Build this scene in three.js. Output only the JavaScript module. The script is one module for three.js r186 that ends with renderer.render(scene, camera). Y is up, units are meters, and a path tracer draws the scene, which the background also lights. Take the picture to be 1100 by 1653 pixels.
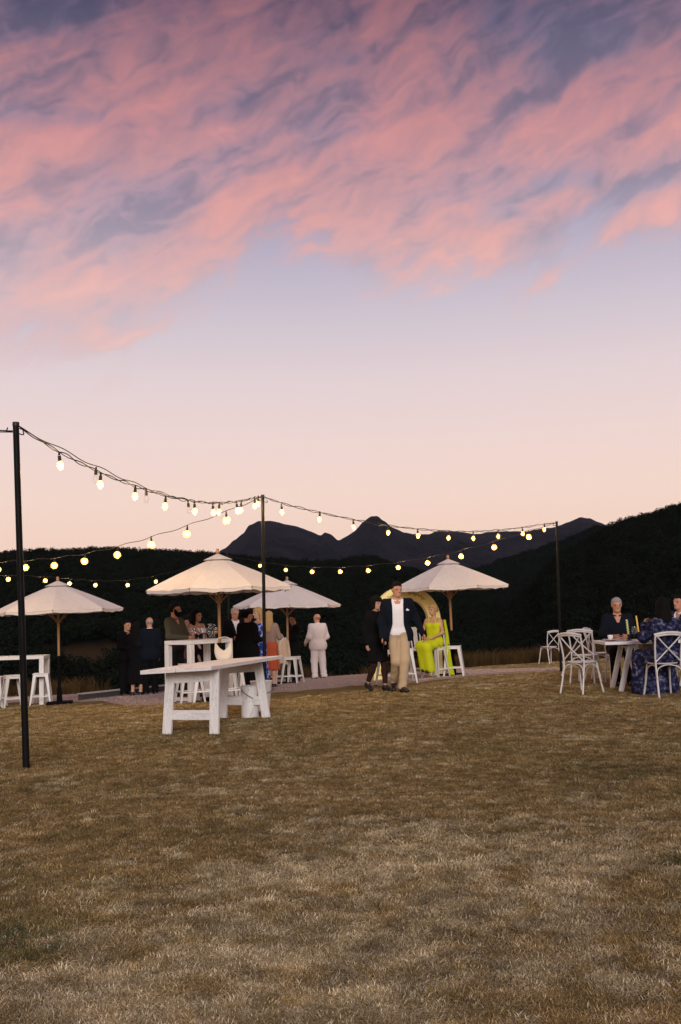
import * as THREE from 'three';
import { mergeGeometries } from 'three/addons/utils/BufferGeometryUtils.js';
import { RoundedBoxGeometry } from 'three/addons/geometries/RoundedBoxGeometry.js';
import { ImprovedNoise } from 'three/addons/math/ImprovedNoise.js';

// ------------------------------------------------------------------ numbers
let seed = 20231;
const rnd = () => { seed = (seed * 1664525 + 1013904223) >>> 0; return seed / 4294967296; };
const rr = (a, b) => a + (b - a) * rnd();
const clamp = (x, a, b) => Math.min(b, Math.max(a, x));
const lerp = (a, b, t) => a + (b - a) * t;
const sstep = (a, b, x) => { const t = clamp((x - a) / (b - a), 0, 1); return t * t * (3 - 2 * t); };
const noise = new ImprovedNoise();
const n3 = (x, y, z) => noise.noise(x, y, z);
const fbm = (x, y, z, o = 4) => { let s = 0, a = 1, f = 1, t = 0; for (let i = 0; i < o; i++) { s += a * n3(x * f, y * f, z * f); t += a; a *= 0.5; f *= 2.03; } return s / t; };
const V = (x, y, z) => new THREE.Vector3(x, y, z);
const R = Math.PI / 180;
const s2l = (c) => { c /= 255; return c <= 0.04045 ? c / 12.92 : ((c + 0.055) / 1.055) ** 2.4; };
const col = (r, g, b) => [s2l(r), s2l(g), s2l(b)];

// ------------------------------------------------------------------ camera
const scene = new THREE.Scene();
const EYE = 1.3, FOCAL = 1600, MIDX = 550, MIDY = 826.5;
const camera = new THREE.PerspectiveCamera(2 * Math.atan(MIDY / FOCAL) / R, 1100 / 1653, 0.1, 9000);
camera.position.set(0, EYE, 0);
camera.rotation.order = 'YXZ';
camera.rotation.set(Math.atan((987 - MIDY) / FOCAL), 0, -1.8 * R);
camera.updateMatrixWorld(true);
scene.add(camera);
// direction seen at a place of the photograph
const ray = (px, py) => V((px - MIDX) / FOCAL, (MIDY - py) / FOCAL, -1).applyQuaternion(camera.quaternion).normalize();
const azel = (px, py) => { const d = ray(px, py); return [Math.atan2(d.x, -d.z) / R, Math.asin(d.y) / R]; };

// ------------------------------------------------------------------ sky
function lut(stops) { return (e) => { for (let i = 1; i < stops.length; i++) if (e <= stops[i][0]) { const a = stops[i - 1], b = stops[i], t = clamp((e - a[0]) / (b[0] - a[0]), 0, 1); return [0, 1, 2].map((k) => lerp(a[1][k], b[1][k], t)); } return stops[stops.length - 1][1]; }; }
const clearSky = lut([[-1, col(247, 207, 184)], [3, col(249, 214, 194)], [6.5, col(247, 218, 204)], [10, col(240, 216, 211)], [13.5, col(228, 210, 213)], [17, col(208, 197, 208)], [21, col(182, 174, 195)], [27, col(132, 128, 158)], [33, col(84, 84, 114)], [90, col(72, 76, 108)]]);
const cloudPink = lut([[-1, col(240, 205, 190)], [9, col(238, 202, 196)], [14, col(242, 197, 186)], [18, col(242, 184, 174)], [22, col(232, 166, 158)], [27, col(212, 144, 142)], [33, col(168, 112, 118)], [90, col(150, 110, 128)]]);
const cloudGrey = lut([[-1, col(222, 202, 202)], [12, col(210, 190, 198)], [18, col(202, 182, 192)], [24, col(164, 146, 167)], [33, col(98, 90, 118)], [90, col(98, 94, 120)]]);
// banks of cloud: from, to, half width in degrees, amount (negative: a gap)
const banks = [
  [-60, 130, 620, 20, 5.0, 0.60], [-40, 300, 260, 200, 2.2, 0.42], [-20, 330, 110, 270, 1.6, 0.4], [0, 215, 240, 235, 1.0, 0.25],
  [100, 475, 430, 330, 2.0, 0.62], [250, 440, 400, 400, 0.9, 0.35], [380, 360, 720, 215, 2.2, 0.50], [130, 505, 195, 585, 1.1, 0.62], [190, 480, 330, 455, 0.9, 0.4],
  [480, 330, 760, 400, 2.3, 0.62], [630, 430, 760, 410, 1.2, 0.42], [790, 440, 880, 455, 0.8, 0.5], [780, 395, 940, 318, 0.8, 0.55],
  [640, 200, 1120, 110, 2.6, 0.46], [860, 230, 1120, 170, 1.6, 0.45], [985, 380, 1130, 335, 1.1, 0.72], [1000, 270, 1120, 230, 1.3, 0.4],
  [-30, 510, 110, 430, 1.6, 0.46], [0, 560, 100, 545, 0.6, 0.25], [640, 70, 1000, 20, 2.2, 0.22], [230, 540, 265, 528, 0.35, 0.4], [290, 542, 312, 540, 0.25, 0.3],
  [-20, 180, 160, 195, 0.7, -0.55], [450, 75, 560, 90, 1.0, -0.30], [800, 30, 980, 60, 1.6, -0.62], [-60, 20, 130, 10, 2.0, -0.42], [500, 220, 600, 205, 0.8, -0.3],
  [870, 295, 950, 288, 0.6, -0.62], [780, 350, 830, 335, 0.5, -0.4], [950, 380, 985, 340, 0.7, -0.5], [300, 180, 400, 150, 0.7, -0.25], [430, 400, 470, 375, 0.5, -0.3],
  [1000, 300, 1080, 290, 0.5, -0.3], [60, 250, 150, 290, 0.8, -0.22], [180, 410, 260, 370, 0.6, -0.15], [560, 440, 620, 470, 0.6, -0.25], [700, 40, 740, 150, 0.5, -0.25],
].map(([x0, y0, x1, y1, w, a]) => [...azel(x0, y0), ...azel(x1, y1), w, a]);
// lower edge of the cloud sheet
const edge = [[-120, 560], [0, 575], [60, 575], [130, 590], [205, 580], [235, 535], [330, 478], [400, 405], [450, 372], [530, 400], [580, 455], [650, 458], [750, 405], [800, 450], [890, 455], [930, 385], [965, 380], [1000, 398], [1100, 362], [1250, 400]].map(([x, y]) => azel(x, y));
const edgeAt = (az) => edgeOf(az) - 0.9, edgeOf = (az) => { if (az < edge[0][0] || az > edge[edge.length - 1][0]) return 14.5 + 2.5 * Math.sin(az * 0.11); for (let i = 1; i < edge.length; i++) if (az <= edge[i][0]) return lerp(edge[i - 1][1], edge[i][1], (az - edge[i - 1][0]) / (edge[i][0] - edge[i - 1][0])); };
const tilt = 21 * R, ct = Math.cos(tilt), st = Math.sin(tilt);
function skyAt(az, el) {
  const base = clearSky(el).slice();
  if (el > 5) {
    let cov = 0;
    for (const [ax, ay, bx, by, w, a] of banks) {
      const dx = bx - ax, dy = by - ay, t = clamp(((az - ax) * dx + (el - ay) * dy) / (dx * dx + dy * dy), 0, 1);
      const q = ((az - ax - t * dx) ** 2 + (el - ay - t * dy) ** 2) / (w * w);
      if (q < 7) cov += a * Math.exp(-q);
    }
    const far = sstep(20, 34, Math.abs(az)) + sstep(33, 40, el);   // beyond the banks the same sort of cloud goes on
    cov = Math.min(cov, 1) + 0.42 * Math.min(1, far) * sstep(12, 26, el);
    const u = az * ct + el * st, v = -az * st + el * ct;
    const w0 = fbm(u * 0.05 + 4, v * 0.09, 2.2, 2) * 4, w1 = fbm((u + w0) * 0.12, (v + w0) * 0.2, 3.7, 3) * 3.2, w2 = fbm((u - w1) * 0.34 + 9, (v + w1 * 0.4) * 0.55, 8.1, 3) * 1.5;
    const streak = fbm((u + w1) * 0.11, (v + w1 * 0.5 + w2 * 0.45) * 0.66, 1.3, 5);
    const puff = fbm((u + w2) * 0.5, (v + w2) * 0.85, 5.5, 5);
    const fine = fbm((u + w2 * 1.4) * 1.0, (v + w2 * 0.8 + w1 * 0.4) * 3.4, 11.5, 4);
    const ragged = streak * 2.6 + puff * 1.6 + fine * 0.9;
    const sheet = sstep(-0.5, 3.4, el - edgeAt(az) + ragged), body = sstep(-0.8, 1.6, el - edgeAt(az) + ragged);
    const veil = clamp(sheet * 0.95 + cov * 0.3 + streak * 0.3, 0, 1) * body;
    const tex = streak * 1.0 + puff * 0.42 + fine * 0.26;
    const pink = sstep(-0.34, 1.2, cov * 0.78 + 0.04 * sheet + tex * 1.15) * sstep(-0.9, 2.6, el - edgeAt(az) + ragged * 1.25);
    const p = cloudPink(el).slice(), g = cloudGrey(el).slice(), shade = body * sstep(0.25, -0.45, tex + 0.4 * puff) * sstep(14, 24, el) * (1 - pink), glow = 1 + 0.12 * pink * sstep(0.0, 0.7, tex);
    for (let k = 0; k < 3; k++) { g[k] *= 1 - 0.38 * shade; p[k] *= glow; } for (let k = 0; k < 3; k++) base[k] = lerp(lerp(base[k], g[k], veil * 0.66), p[k], pink * lerp(0.72, 0.85, sstep(16, 23, el)) * 0.96);
  }
  return base;
}
{
  const W = 4096, H = 2048, w = 512, h = 256, small = new Float32Array(w * h * 3), data = new Float32Array(W * H * 4);
  const dirOf = (i, j, W, H) => { const a = ((i + 0.5) / W - 0.5) * 360; return [((a + 90 + 540) % 360) - 180, ((j + 0.5) / H - 0.5) * 180]; };
  for (let j = 0; j < h; j++) for (let i = 0; i < w; i++) { const [az, el] = dirOf(i, j, w, h); small.set(el < -1 ? [0.05, 0.045, 0.035] : skyAt(az, el), (j * w + i) * 3); }
  for (let j = 0; j < H; j++) for (let i = 0; i < W; i++) {
    const [az, el] = dirOf(i, j, W, H), o = (j * W + i) * 4;
    data[o + 3] = 1;
    if (Math.abs(az) < 26 && el > -1 && el < 40) { const c = skyAt(az, el); data[o] = c[0]; data[o + 1] = c[1]; data[o + 2] = c[2]; continue; }
    const x = (i + 0.5) / 8 - 0.5, y = clamp((j + 0.5) / 8 - 0.5, 0, h - 1.001), x0 = Math.floor(x), y0 = Math.floor(y), fx = x - x0, fy = y - y0, xa = (x0 + w) % w, xb = (x0 + 1) % w;
    for (let k = 0; k < 3; k++) data[o + k] = lerp(lerp(small[(y0 * w + xa) * 3 + k], small[(y0 * w + xb) * 3 + k], fx), lerp(small[((y0 + 1) * w + xa) * 3 + k], small[((y0 + 1) * w + xb) * 3 + k], fx), fy);
  }
  const sky = new THREE.DataTexture(data, W, H, THREE.RGBAFormat, THREE.FloatType);
  sky.mapping = THREE.EquirectangularReflectionMapping; sky.magFilter = THREE.LinearFilter; sky.needsUpdate = true;
  scene.background = sky; scene.environment = sky;
}

// ------------------------------------------------------------------ soft light added behind the camera, standing in for flash and afterglow
const rearFill = new THREE.DirectionalLight(new THREE.Color().setRGB(1, 0.95, 0.92), 1.9);
rearFill.position.set(6, 20, 42); rearFill.target.position.set(0, 0, -14); rearFill.castShadow = true; rearFill.shadow.radius = 40;
Object.assign(rearFill.shadow.camera, { left: -25, right: 25, top: 20, bottom: -20, near: 1, far: 140 }); rearFill.shadow.mapSize.set(2048, 2048);
scene.add(rearFill, rearFill.target);
const EXPOSURE = 1.0;
const HAZE = 0.000022;
scene.fog = new THREE.FogExp2(new THREE.Color().setRGB(0.55, 0.68, 1.0), HAZE);

// ------------------------------------------------------------------ helpers
const used = {};
const numbered = (name) => { const n = used[name] = (used[name] ?? -1) + 1; return n ? name + '_' + String(n).padStart(3, '0') : name; };
function tag(o, label, category, group) { o.userData = { label, category }; if (group) o.userData.group = group; return o; }
function thing(name, label, category, pos, turn = 0, group) { const o = new THREE.Group(); o.name = numbered(name); scene.add(o); o.position.set(...pos); o.rotation.y = turn; return tag(o, label, category, group); }
function flat(g) {
  g = g.index ? g.toNonIndexed() : g;
  for (const k of Object.keys(g.attributes)) if (!['position', 'normal', 'uv', 'color'].includes(k)) g.deleteAttribute(k);
  if (!g.attributes.normal) g.computeVertexNormals();
  if (!g.attributes.uv) g.setAttribute('uv', new THREE.BufferAttribute(new Float32Array(g.attributes.position.count * 2), 2));
  return g;
}
const merge = (list) => { if (!Array.isArray(list)) return list; if (list.length === 1) return list[0]; const f = list.map(flat); f.forEach((g) => g.clearGroups()); return mergeGeometries(f); };
function part(name, geo, mat, parent) { const m = new THREE.Mesh(merge(geo), mat); m.name = name; m.castShadow = m.receiveShadow = true; parent.add(m); return m; }
function struct(name, geo, mat, kind = 'structure', label, category) { const m = part(numbered(name), geo, mat, scene); m.userData.kind = kind; if (label) m.userData.label = label; if (category) m.userData.category = category; return m; }
function copyOf(root, pos, turn, label, group) { const c = root.clone(); c.name = numbered(root.name.replace(/_\d{3}$/, '')); scene.add(c); c.position.set(...pos); c.rotation.set(0, turn, 0); c.userData = { ...root.userData, label }; if (group) c.userData.group = group; return c; }
const box = (w, h, d, x = 0, y = 0, z = 0, r = 0.004) => new RoundedBoxGeometry(w, h, d, 2, Math.min(r, w * 0.45, h * 0.45, d * 0.45)).translate(x, y, z);
function beam(a, b, w, d, up = V(0, 0, 1), r = 0.004) {
  const A = V(...a), B = V(...b), dir = B.clone().sub(A), L = dir.length(); dir.normalize();
  const x = new THREE.Vector3().crossVectors(dir, up).normalize(), z = new THREE.Vector3().crossVectors(x, dir);
  return box(w, L, d, 0, 0, 0, r).applyMatrix4(new THREE.Matrix4().makeBasis(x, dir, z).setPosition(A.add(B).multiplyScalar(0.5)));
}
const tube = (pts, r, n = 24, s = 8) => new THREE.TubeGeometry(new THREE.CatmullRomCurve3(pts.map((p) => (p.isVector3 ? p : V(...p)))), n, r, s, false);
const rod = (a, b, r, r2 = r, s = 12) => { const A = V(...a), B = V(...b), d = B.clone().sub(A), L = d.length(); return new THREE.CylinderGeometry(r2, r, L, s, 1).applyQuaternion(new THREE.Quaternion().setFromUnitVectors(V(0, 1, 0), d.normalize())).translate((A.x + B.x) / 2, (A.y + B.y) / 2, (A.z + B.z) / 2); };
const lathe = (pts, s = 24) => new THREE.LatheGeometry(pts.map((p) => new THREE.Vector2(...p)), s);
const ball = (r, x = 0, y = 0, z = 0, a = 12, b = 8) => new THREE.SphereGeometry(r, a, b).translate(x, y, z);
const std = (c, rough = 0.8, extra = {}) => new THREE.MeshStandardMaterial({ color: new THREE.Color().setRGB(...c), roughness: rough, side: THREE.DoubleSide, ...extra });
const phys = (c, rough, extra = {}) => new THREE.MeshPhysicalMaterial({ color: new THREE.Color().setRGB(...c), roughness: rough, side: THREE.DoubleSide, ...extra });
const dull = (c, extra = {}) => phys(c, 1, { specularIntensity: 0.12, ...extra });   // matter without any sheen
function texture(size, fn, srgb = true, repeat = 1) {   // a tile from fn(u, v) -> [r, g, b] linear 0..1
  const d = new Uint8Array(size * size * 4), enc = (x) => 255 * (srgb ? (x <= 0.0031308 ? x * 12.92 : 1.055 * x ** (1 / 2.4) - 0.055) : x);
  for (let j = 0; j < size; j++) for (let i = 0; i < size; i++) { const c = fn(i / size, j / size), o = (j * size + i) * 4; d[o] = clamp(enc(c[0]), 0, 255); d[o + 1] = clamp(enc(c[1]), 0, 255); d[o + 2] = clamp(enc(c[2]), 0, 255); d[o + 3] = 255; }
  const t = new THREE.DataTexture(d, size, size); t.wrapS = t.wrapT = THREE.RepeatWrapping; t.magFilter = THREE.LinearFilter; t.minFilter = THREE.LinearMipmapLinearFilter; t.generateMipmaps = true;
  if (srgb) t.colorSpace = THREE.SRGBColorSpace; t.repeat.set(repeat, repeat); t.needsUpdate = true; return t;
}
const tileN = (u, v, f, z) => { const a = u * 2 * Math.PI, b = v * 2 * Math.PI, k = f / (2 * Math.PI); return n3(Math.cos(a) * k + 7, Math.sin(a) * k + Math.cos(b) * k * 1.31 + 3, Math.sin(b) * k + z); };

// ------------------------------------------------------------------ ground
const softplus = (t, k) => (t > 20 * k ? t : k * Math.log(1 + Math.exp(t / k)));
function ground(x, z) {
  const D = -z, t = D - 15.5 - 0.9 * clamp(x, -9, 9);
  let y = -0.04 * softplus(t, 1.0) - 0.11 * softplus(D - 34, 2.5);
  y = y < -8 ? -8 - 0.5 * (1 - Math.exp((y + 8) / 0.5)) : y;
  if (D < 45) y += 0.018 * n3(x * 0.5, 0.3, z * 0.5) + 0.006 * n3(x * 2.1, 4.3, z * 2.1);
  return y;
}
const project = (p) => { const v = p.clone().sub(camera.position).applyQuaternion(camera.quaternion.clone().invert()); return [MIDX + FOCAL * v.x / -v.z, MIDY - FOCAL * v.y / -v.z]; };
function stand(px, depth) {      // the spot of ground at that distance in that column of the photograph
  let x = (px - MIDX) / FOCAL * depth;
  for (let i = 0; i < 6; i++) { const q = project(V(x, ground(x, -depth), -depth)); x += (px - q[0]) / FOCAL * depth; }
  return [x, ground(x, -depth), -depth];
}
function hit(px, py) {           // where the line of sight meets the ground
  const d = ray(px, py); let t = 1;
  for (; t < 80; t += 0.05) if (EYE + d.y * t < ground(d.x * t, d.z * t)) break;
  return V(d.x * t, ground(d.x * t, d.z * t), d.z * t);
}
const inPlane = (px, py, A, B) => {   // where the line of sight meets the upright plane through A and B
  const d = ray(px, py), n = V(B.z - A.z, 0, A.x - B.x), t = n.dot(A.clone().sub(camera.position)) / n.dot(d);
  return camera.position.clone().addScaledVector(d, t);
};
// ragged pale straw; light on the near centre is painted into its colour
const litStraw = (x, z) => sstep(0.05, 0.55, 0.50 * Math.exp(-(((x - 0.3) / 1.6) ** 2 + ((-z - 4.4) / 2.4) ** 2)) + 0.5 * fbm(x * 0.9, 21.5, z * 0.9, 4) + 0.75 * fbm(x * 5, 24.5, z * 5, 3) + 0.03);
// what grows where: 0 dry straw, 1 green
function greenness(x, z) {
  const D = -z;
  let g = 0.10 + 0.55 * fbm(x * 0.42 + 3, 1.5, z * 0.42, 4) + 0.5 * fbm(x * 2.2, 6.5, z * 2.2, 3);
  g += 0.16 * sstep(0.1, -2.2, x + (D - 4.5) * 0.2) * sstep(12, 5, D);                          // greener towards the left
  g += 0.7 * Math.exp(-(((x - 1.95) / 0.42) ** 2 + ((D - 5.1) / 0.2) ** 2)) * (0.5 + 1.4 * n3(x * 6, 1, z * 6));   // dark green tufts at the right
  g += 0.14 * Math.exp(-(((x - 2.6) / 1.6) ** 2 + ((D - 9) / 2.4) ** 2));
  return clamp(g, 0, 1);
}
{
  const lawn = texture(1024, (u, v) => {
    const a = tileN(u, v, 10, 1), b = tileN(u, v, 34, 5), c = tileN(u, v, 90, 9), s = tileN(u, v, 170, 13);
    const k = 0.75 + 0.28 * a + 0.4 * b + 0.45 * c + 0.4 * s;
    return [0.27 * k, 0.20 * k + 0.01 * b, 0.085 * k];
  });
  const bump = texture(1024, (u, v) => { const k = 0.5 + 0.3 * tileN(u, v, 40, 2) + 0.35 * tileN(u, v, 120, 3); return [k, k, k]; }, false);
  const xs = [], zs = [];
  const line = (a, b, fine, out) => { let s = 0; const list = []; for (let p = a; p < b;) { list.push(p); const step = fine(p); p += step; s++; if (s > 900) break; } list.push(b); out.push(...list); };
  line(-6000, 6000, (p) => (Math.abs(p) < 14 ? 0.25 : Math.min(600, 0.25 + (Math.abs(p) - 14) * 0.13)), xs);
  line(-6000, 200, (p) => (p > -44 && p < 2 ? 0.25 : Math.min(700, 0.25 + (p < 0 ? -p - 44 : p - 2) * 0.14)), zs);
  const pos = [], colr = [], uv = [], idx = [];
  for (const z of zs) for (const x of xs) {
    pos.push(x, ground(x, z), z); uv.push(x / 1.7, z / 1.7);
    const g = greenness(x, z) * (Math.hypot(x, z) < 60 ? 1 : 0) , wood = sstep(45, 70, -z);
    const c = [lerp(1.0, 0.42, g), lerp(0.98, 0.62, g), lerp(0.95, 0.45, g)], t = 0.92 + 0.3 * fbm(x * 0.9, 2.2, z * 0.9, 3);
    colr.push(lerp(c[0] * t, 0.025, wood), lerp(c[1] * t, 0.04, wood), lerp(c[2] * t, 0.05, wood));
  }
  for (let j = 0; j < zs.length - 1; j++) for (let i = 0; i < xs.length - 1; i++) { const a = j * xs.length + i, b = a + 1, c = a + xs.length, d = c + 1; idx.push(a, c, b, b, c, d); }
  const g = new THREE.BufferGeometry();
  g.setAttribute('position', new THREE.Float32BufferAttribute(pos, 3)); g.setAttribute('color', new THREE.Float32BufferAttribute(colr, 3)); g.setAttribute('uv', new THREE.Float32BufferAttribute(uv, 2)); g.setIndex(idx); g.computeVertexNormals();
  struct('ground', g, dull([1, 1, 1], { map: lawn, bumpMap: bump, bumpScale: 0.02, vertexColors: true }));
}

// gravel path: its two edges as they run across the site
const nearEdge = [[-260, 1152], [-60, 1142], [120, 1140], [260, 1139], [420, 1130], [550, 1117], [640, 1108], [715, 1097], [800, 1089], [905, 1083]].map(([x, y]) => hit(x, y));
const farEdge = [[-260, 1140], [-60, 1127], [110, 1121], [200, 1116], [370, 1099], [550, 1091.5], [640, 1087], [715, 1083], [800, 1081.5], [905, 1080.5]].map(([x, y]) => hit(x, y));
const nearC = new THREE.CatmullRomCurve3(nearEdge), farC = new THREE.CatmullRomCurve3(farEdge);
{
  const NU = 220, NV = 14, pos = [], uv = [], idx = [];
  for (let i = 0; i <= NU; i++) {
    const a = nearC.getPoint(i / NU), b = farC.getPoint(i / NU), wob = 0.12 * fbm(a.x * 1.7, 3, a.z * 1.7, 3);
    for (let j = 0; j <= NV; j++) {
      const p = a.clone().lerp(b, j / NV + (j === 0 ? wob * 0.3 : 0)), e = Math.min(1, Math.min(j, NV - j) / 1.5);
      p.y = ground(p.x, p.z) + 0.006 + 0.022 * e; if (!e) p.y -= 0.03; pos.push(p.x, p.y, p.z); uv.push(p.x / 1.3, p.z / 1.3);
    }
  }
  for (let i = 0; i < NU; i++) for (let j = 0; j < NV; j++) { const a = i * (NV + 1) + j, c = a + NV + 1; idx.push(a, c, a + 1, a + 1, c, c + 1); }
  const g = new THREE.BufferGeometry(); g.setAttribute('position', new THREE.Float32BufferAttribute(pos, 3)); g.setAttribute('uv', new THREE.Float32BufferAttribute(uv, 2)); g.setIndex(idx); g.computeVertexNormals();
  const stones = texture(512, (u, v) => { const k = 0.8 + 0.5 * tileN(u, v, 60, 21) + 0.4 * tileN(u, v, 130, 25), w = 0.5 + tileN(u, v, 40, 30); return [0.43 * k, lerp(0.325, 0.34, w) * k, lerp(0.275, 0.30, w) * k]; });
  const bump = texture(512, (u, v) => { const k = 0.5 + 0.5 * tileN(u, v, 80, 21); return [k, k, k]; }, false);
  struct('gravel_path', g, std([1, 1, 1], 0.95, { map: stones, bumpMap: bump, bumpScale: 0.02 }));
  const peb = new THREE.IcosahedronGeometry(1, 0), N = 16000, im = new THREE.InstancedMesh(peb, dull([1, 1, 1], { flatShading: true }), N), m = new THREE.Matrix4(), c = new THREE.Color();
  for (let i = 0; i < N; i++) {
    const t = rnd(), a = nearC.getPoint(t), b = farC.getPoint(t), p = a.lerp(b, rr(0.04, 0.98)), s = rr(0.006, 0.013);
    m.compose(V(p.x, ground(p.x, p.z) + 0.03, p.z), new THREE.Quaternion().setFromEuler(new THREE.Euler(rr(0, 6), rr(0, 6), rr(0, 6))), V(s, s * 0.7, s * 1.2));
    const k = rr(0.5, 1.15); im.setMatrixAt(i, m); im.setColorAt(i, c.setRGB(0.43 * k, 0.33 * k, 0.285 * k));
  }
  im.name = 'gravel'; im.receiveShadow = true; im.userData = { kind: 'stuff', label: 'loose pinkish grey gravel stones lying on the path', category: 'gravel' }; scene.add(im);
}
const onPath = (x, z) => { for (let i = 0; i <= 40; i++) { const a = nearC.getPoint(i / 40); if (Math.abs(a.x - x) < 0.6) { const b = farC.getPoint(i / 40); return z < a.z + 0.05 && z > b.z - 0.05; } } return false; };

// grass blades of the lawn
{
  const clump = (n, h, spread, flatness) => {
    const pos = [];
    for (let i = 0; i < n; i++) {
      const a = rr(0, 6.28), r = spread * Math.sqrt(rnd()), x = Math.cos(a) * r, z = Math.sin(a) * r, b = rr(0, 6.28), L = h * rr(0.6, 1.3), w = rr(0.0009, 0.0018), lie = rr(flatness, 1);
      const dx = Math.cos(b), dz = Math.sin(b), sx = -dz * w, sz = dx * w, y1 = L * (1 - lie * 0.75) * 0.75, y2 = L * (1 - lie) * 0.9 + 0.006, o1 = L * lie * 0.45, o2 = L * lie * 0.98;
      const A = [x - sx, 0, z - sz], B = [x + sx, 0, z + sz], C = [x + dx * o1 - sx, y1, z + dz * o1 - sz], D = [x + dx * o1 + sx, y1, z + dz * o1 + sz], E = [x + dx * o2, y2, z + dz * o2];
      pos.push(...A, ...B, ...C, ...C, ...B, ...D, ...C, ...D, ...E);
    }
    const g = new THREE.BufferGeometry(); g.setAttribute('position', new THREE.Float32BufferAttribute(pos, 3)); g.computeVertexNormals(); return g;
  };
  const kinds = [clump(15, 0.032, 0.035, 0.8), clump(13, 0.036, 0.04, 0.62), clump(15, 0.024, 0.04, 0.86)];
  const mat = dull([1, 1, 1]), m = new THREE.Matrix4(), c = new THREE.Color(), lists = kinds.map(() => []);
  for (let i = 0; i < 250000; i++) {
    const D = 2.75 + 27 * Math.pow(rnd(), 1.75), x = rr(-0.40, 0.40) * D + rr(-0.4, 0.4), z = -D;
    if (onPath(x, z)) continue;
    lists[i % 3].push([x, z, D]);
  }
  lists.forEach((list, k) => {
    const im = new THREE.InstancedMesh(kinds[k], mat, list.length);
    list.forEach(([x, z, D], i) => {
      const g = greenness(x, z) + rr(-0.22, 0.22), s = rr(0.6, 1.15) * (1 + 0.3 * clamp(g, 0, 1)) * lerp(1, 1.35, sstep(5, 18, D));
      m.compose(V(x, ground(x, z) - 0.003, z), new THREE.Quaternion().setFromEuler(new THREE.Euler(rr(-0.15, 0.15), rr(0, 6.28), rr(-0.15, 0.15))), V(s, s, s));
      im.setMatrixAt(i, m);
      const v = rnd(), isLit = litStraw(x, z) * 0.9 > rnd(), straw = isLit ? (v < 0.1 ? [0.66, 0.60, 0.41] : v < 0.62 ? [0.53, 0.455, 0.275] : [0.32, 0.26, 0.135]) : v < 0.05 ? [0.52, 0.44, 0.26] : v < 0.55 ? [0.345, 0.26, 0.115] : [0.20, 0.14, 0.052], grn = v < 0.6 ? [0.10, 0.115, 0.045] : [0.055, 0.08, 0.035], t = sstep(0.35, 0.75, g), j = rr(0.8, 1.2);  // paler straw colours carry the bright light of the centre foreground
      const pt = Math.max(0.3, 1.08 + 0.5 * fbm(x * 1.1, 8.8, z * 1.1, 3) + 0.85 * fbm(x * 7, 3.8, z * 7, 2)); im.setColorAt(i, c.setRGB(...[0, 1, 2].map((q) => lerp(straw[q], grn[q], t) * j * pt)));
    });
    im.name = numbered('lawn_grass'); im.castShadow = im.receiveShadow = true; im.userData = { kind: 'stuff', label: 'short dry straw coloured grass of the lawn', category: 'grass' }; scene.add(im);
  });
  // rank dry grass at the brow of the slope
  const tall = (() => { const pos = []; for (let i = 0; i < 16; i++) { const x = rr(-0.12, 0.12), z = rr(-0.12, 0.12), b = rr(0, 6.28), L = rr(0.28, 0.6), o = L * rr(0.15, 0.6), w = 0.006, dx = Math.cos(b), dz = Math.sin(b); const m1 = [x + dx * o * 0.35, L * 0.6, z + dz * o * 0.35], e = [x + dx * o, L * 0.92, z + dz * o]; pos.push(x - w, 0, z, x + w, 0, z, m1[0] - w, m1[1], m1[2], m1[0] - w, m1[1], m1[2], x + w, 0, z, m1[0] + w, m1[1], m1[2], m1[0] - w, m1[1], m1[2], m1[0] + w, m1[1], m1[2], ...e); } const g = new THREE.BufferGeometry(); g.setAttribute('position', new THREE.Float32BufferAttribute(pos, 3)); g.computeVertexNormals(); return g; })();
  const spots = [];
  for (let i = 0; i < 5200; i++) { const D = rr(29.5, 44), x = rr(-0.42, 0.42) * D, n = fbm(x * 0.25, 2.7, D * 0.25, 3); if (n + (x > 2 ? 0.22 : -0.02) + sstep(32, 38, D) * 0.25 > 0.1) spots.push([x, D]); }
  const im = new THREE.InstancedMesh(tall, mat, spots.length);
  spots.forEach(([x, D], i) => { const s = rr(0.7, 1.25); m.compose(V(x, ground(x, -D) - 0.02, -D), new THREE.Quaternion().setFromEuler(new THREE.Euler(0, rr(0, 6.28), 0)), V(s, s, s)); im.setMatrixAt(i, m); const k = rr(0.6, 1.1); im.setColorAt(i, c.setRGB(0.075 * k, 0.048 * k, 0.019 * k)); });
  im.name = 'tall_grass'; im.castShadow = im.receiveShadow = true; im.userData = { kind: 'stuff', label: 'tall dry brown grass along the brow behind the path', category: 'grass' }; scene.add(im);
}

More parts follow.
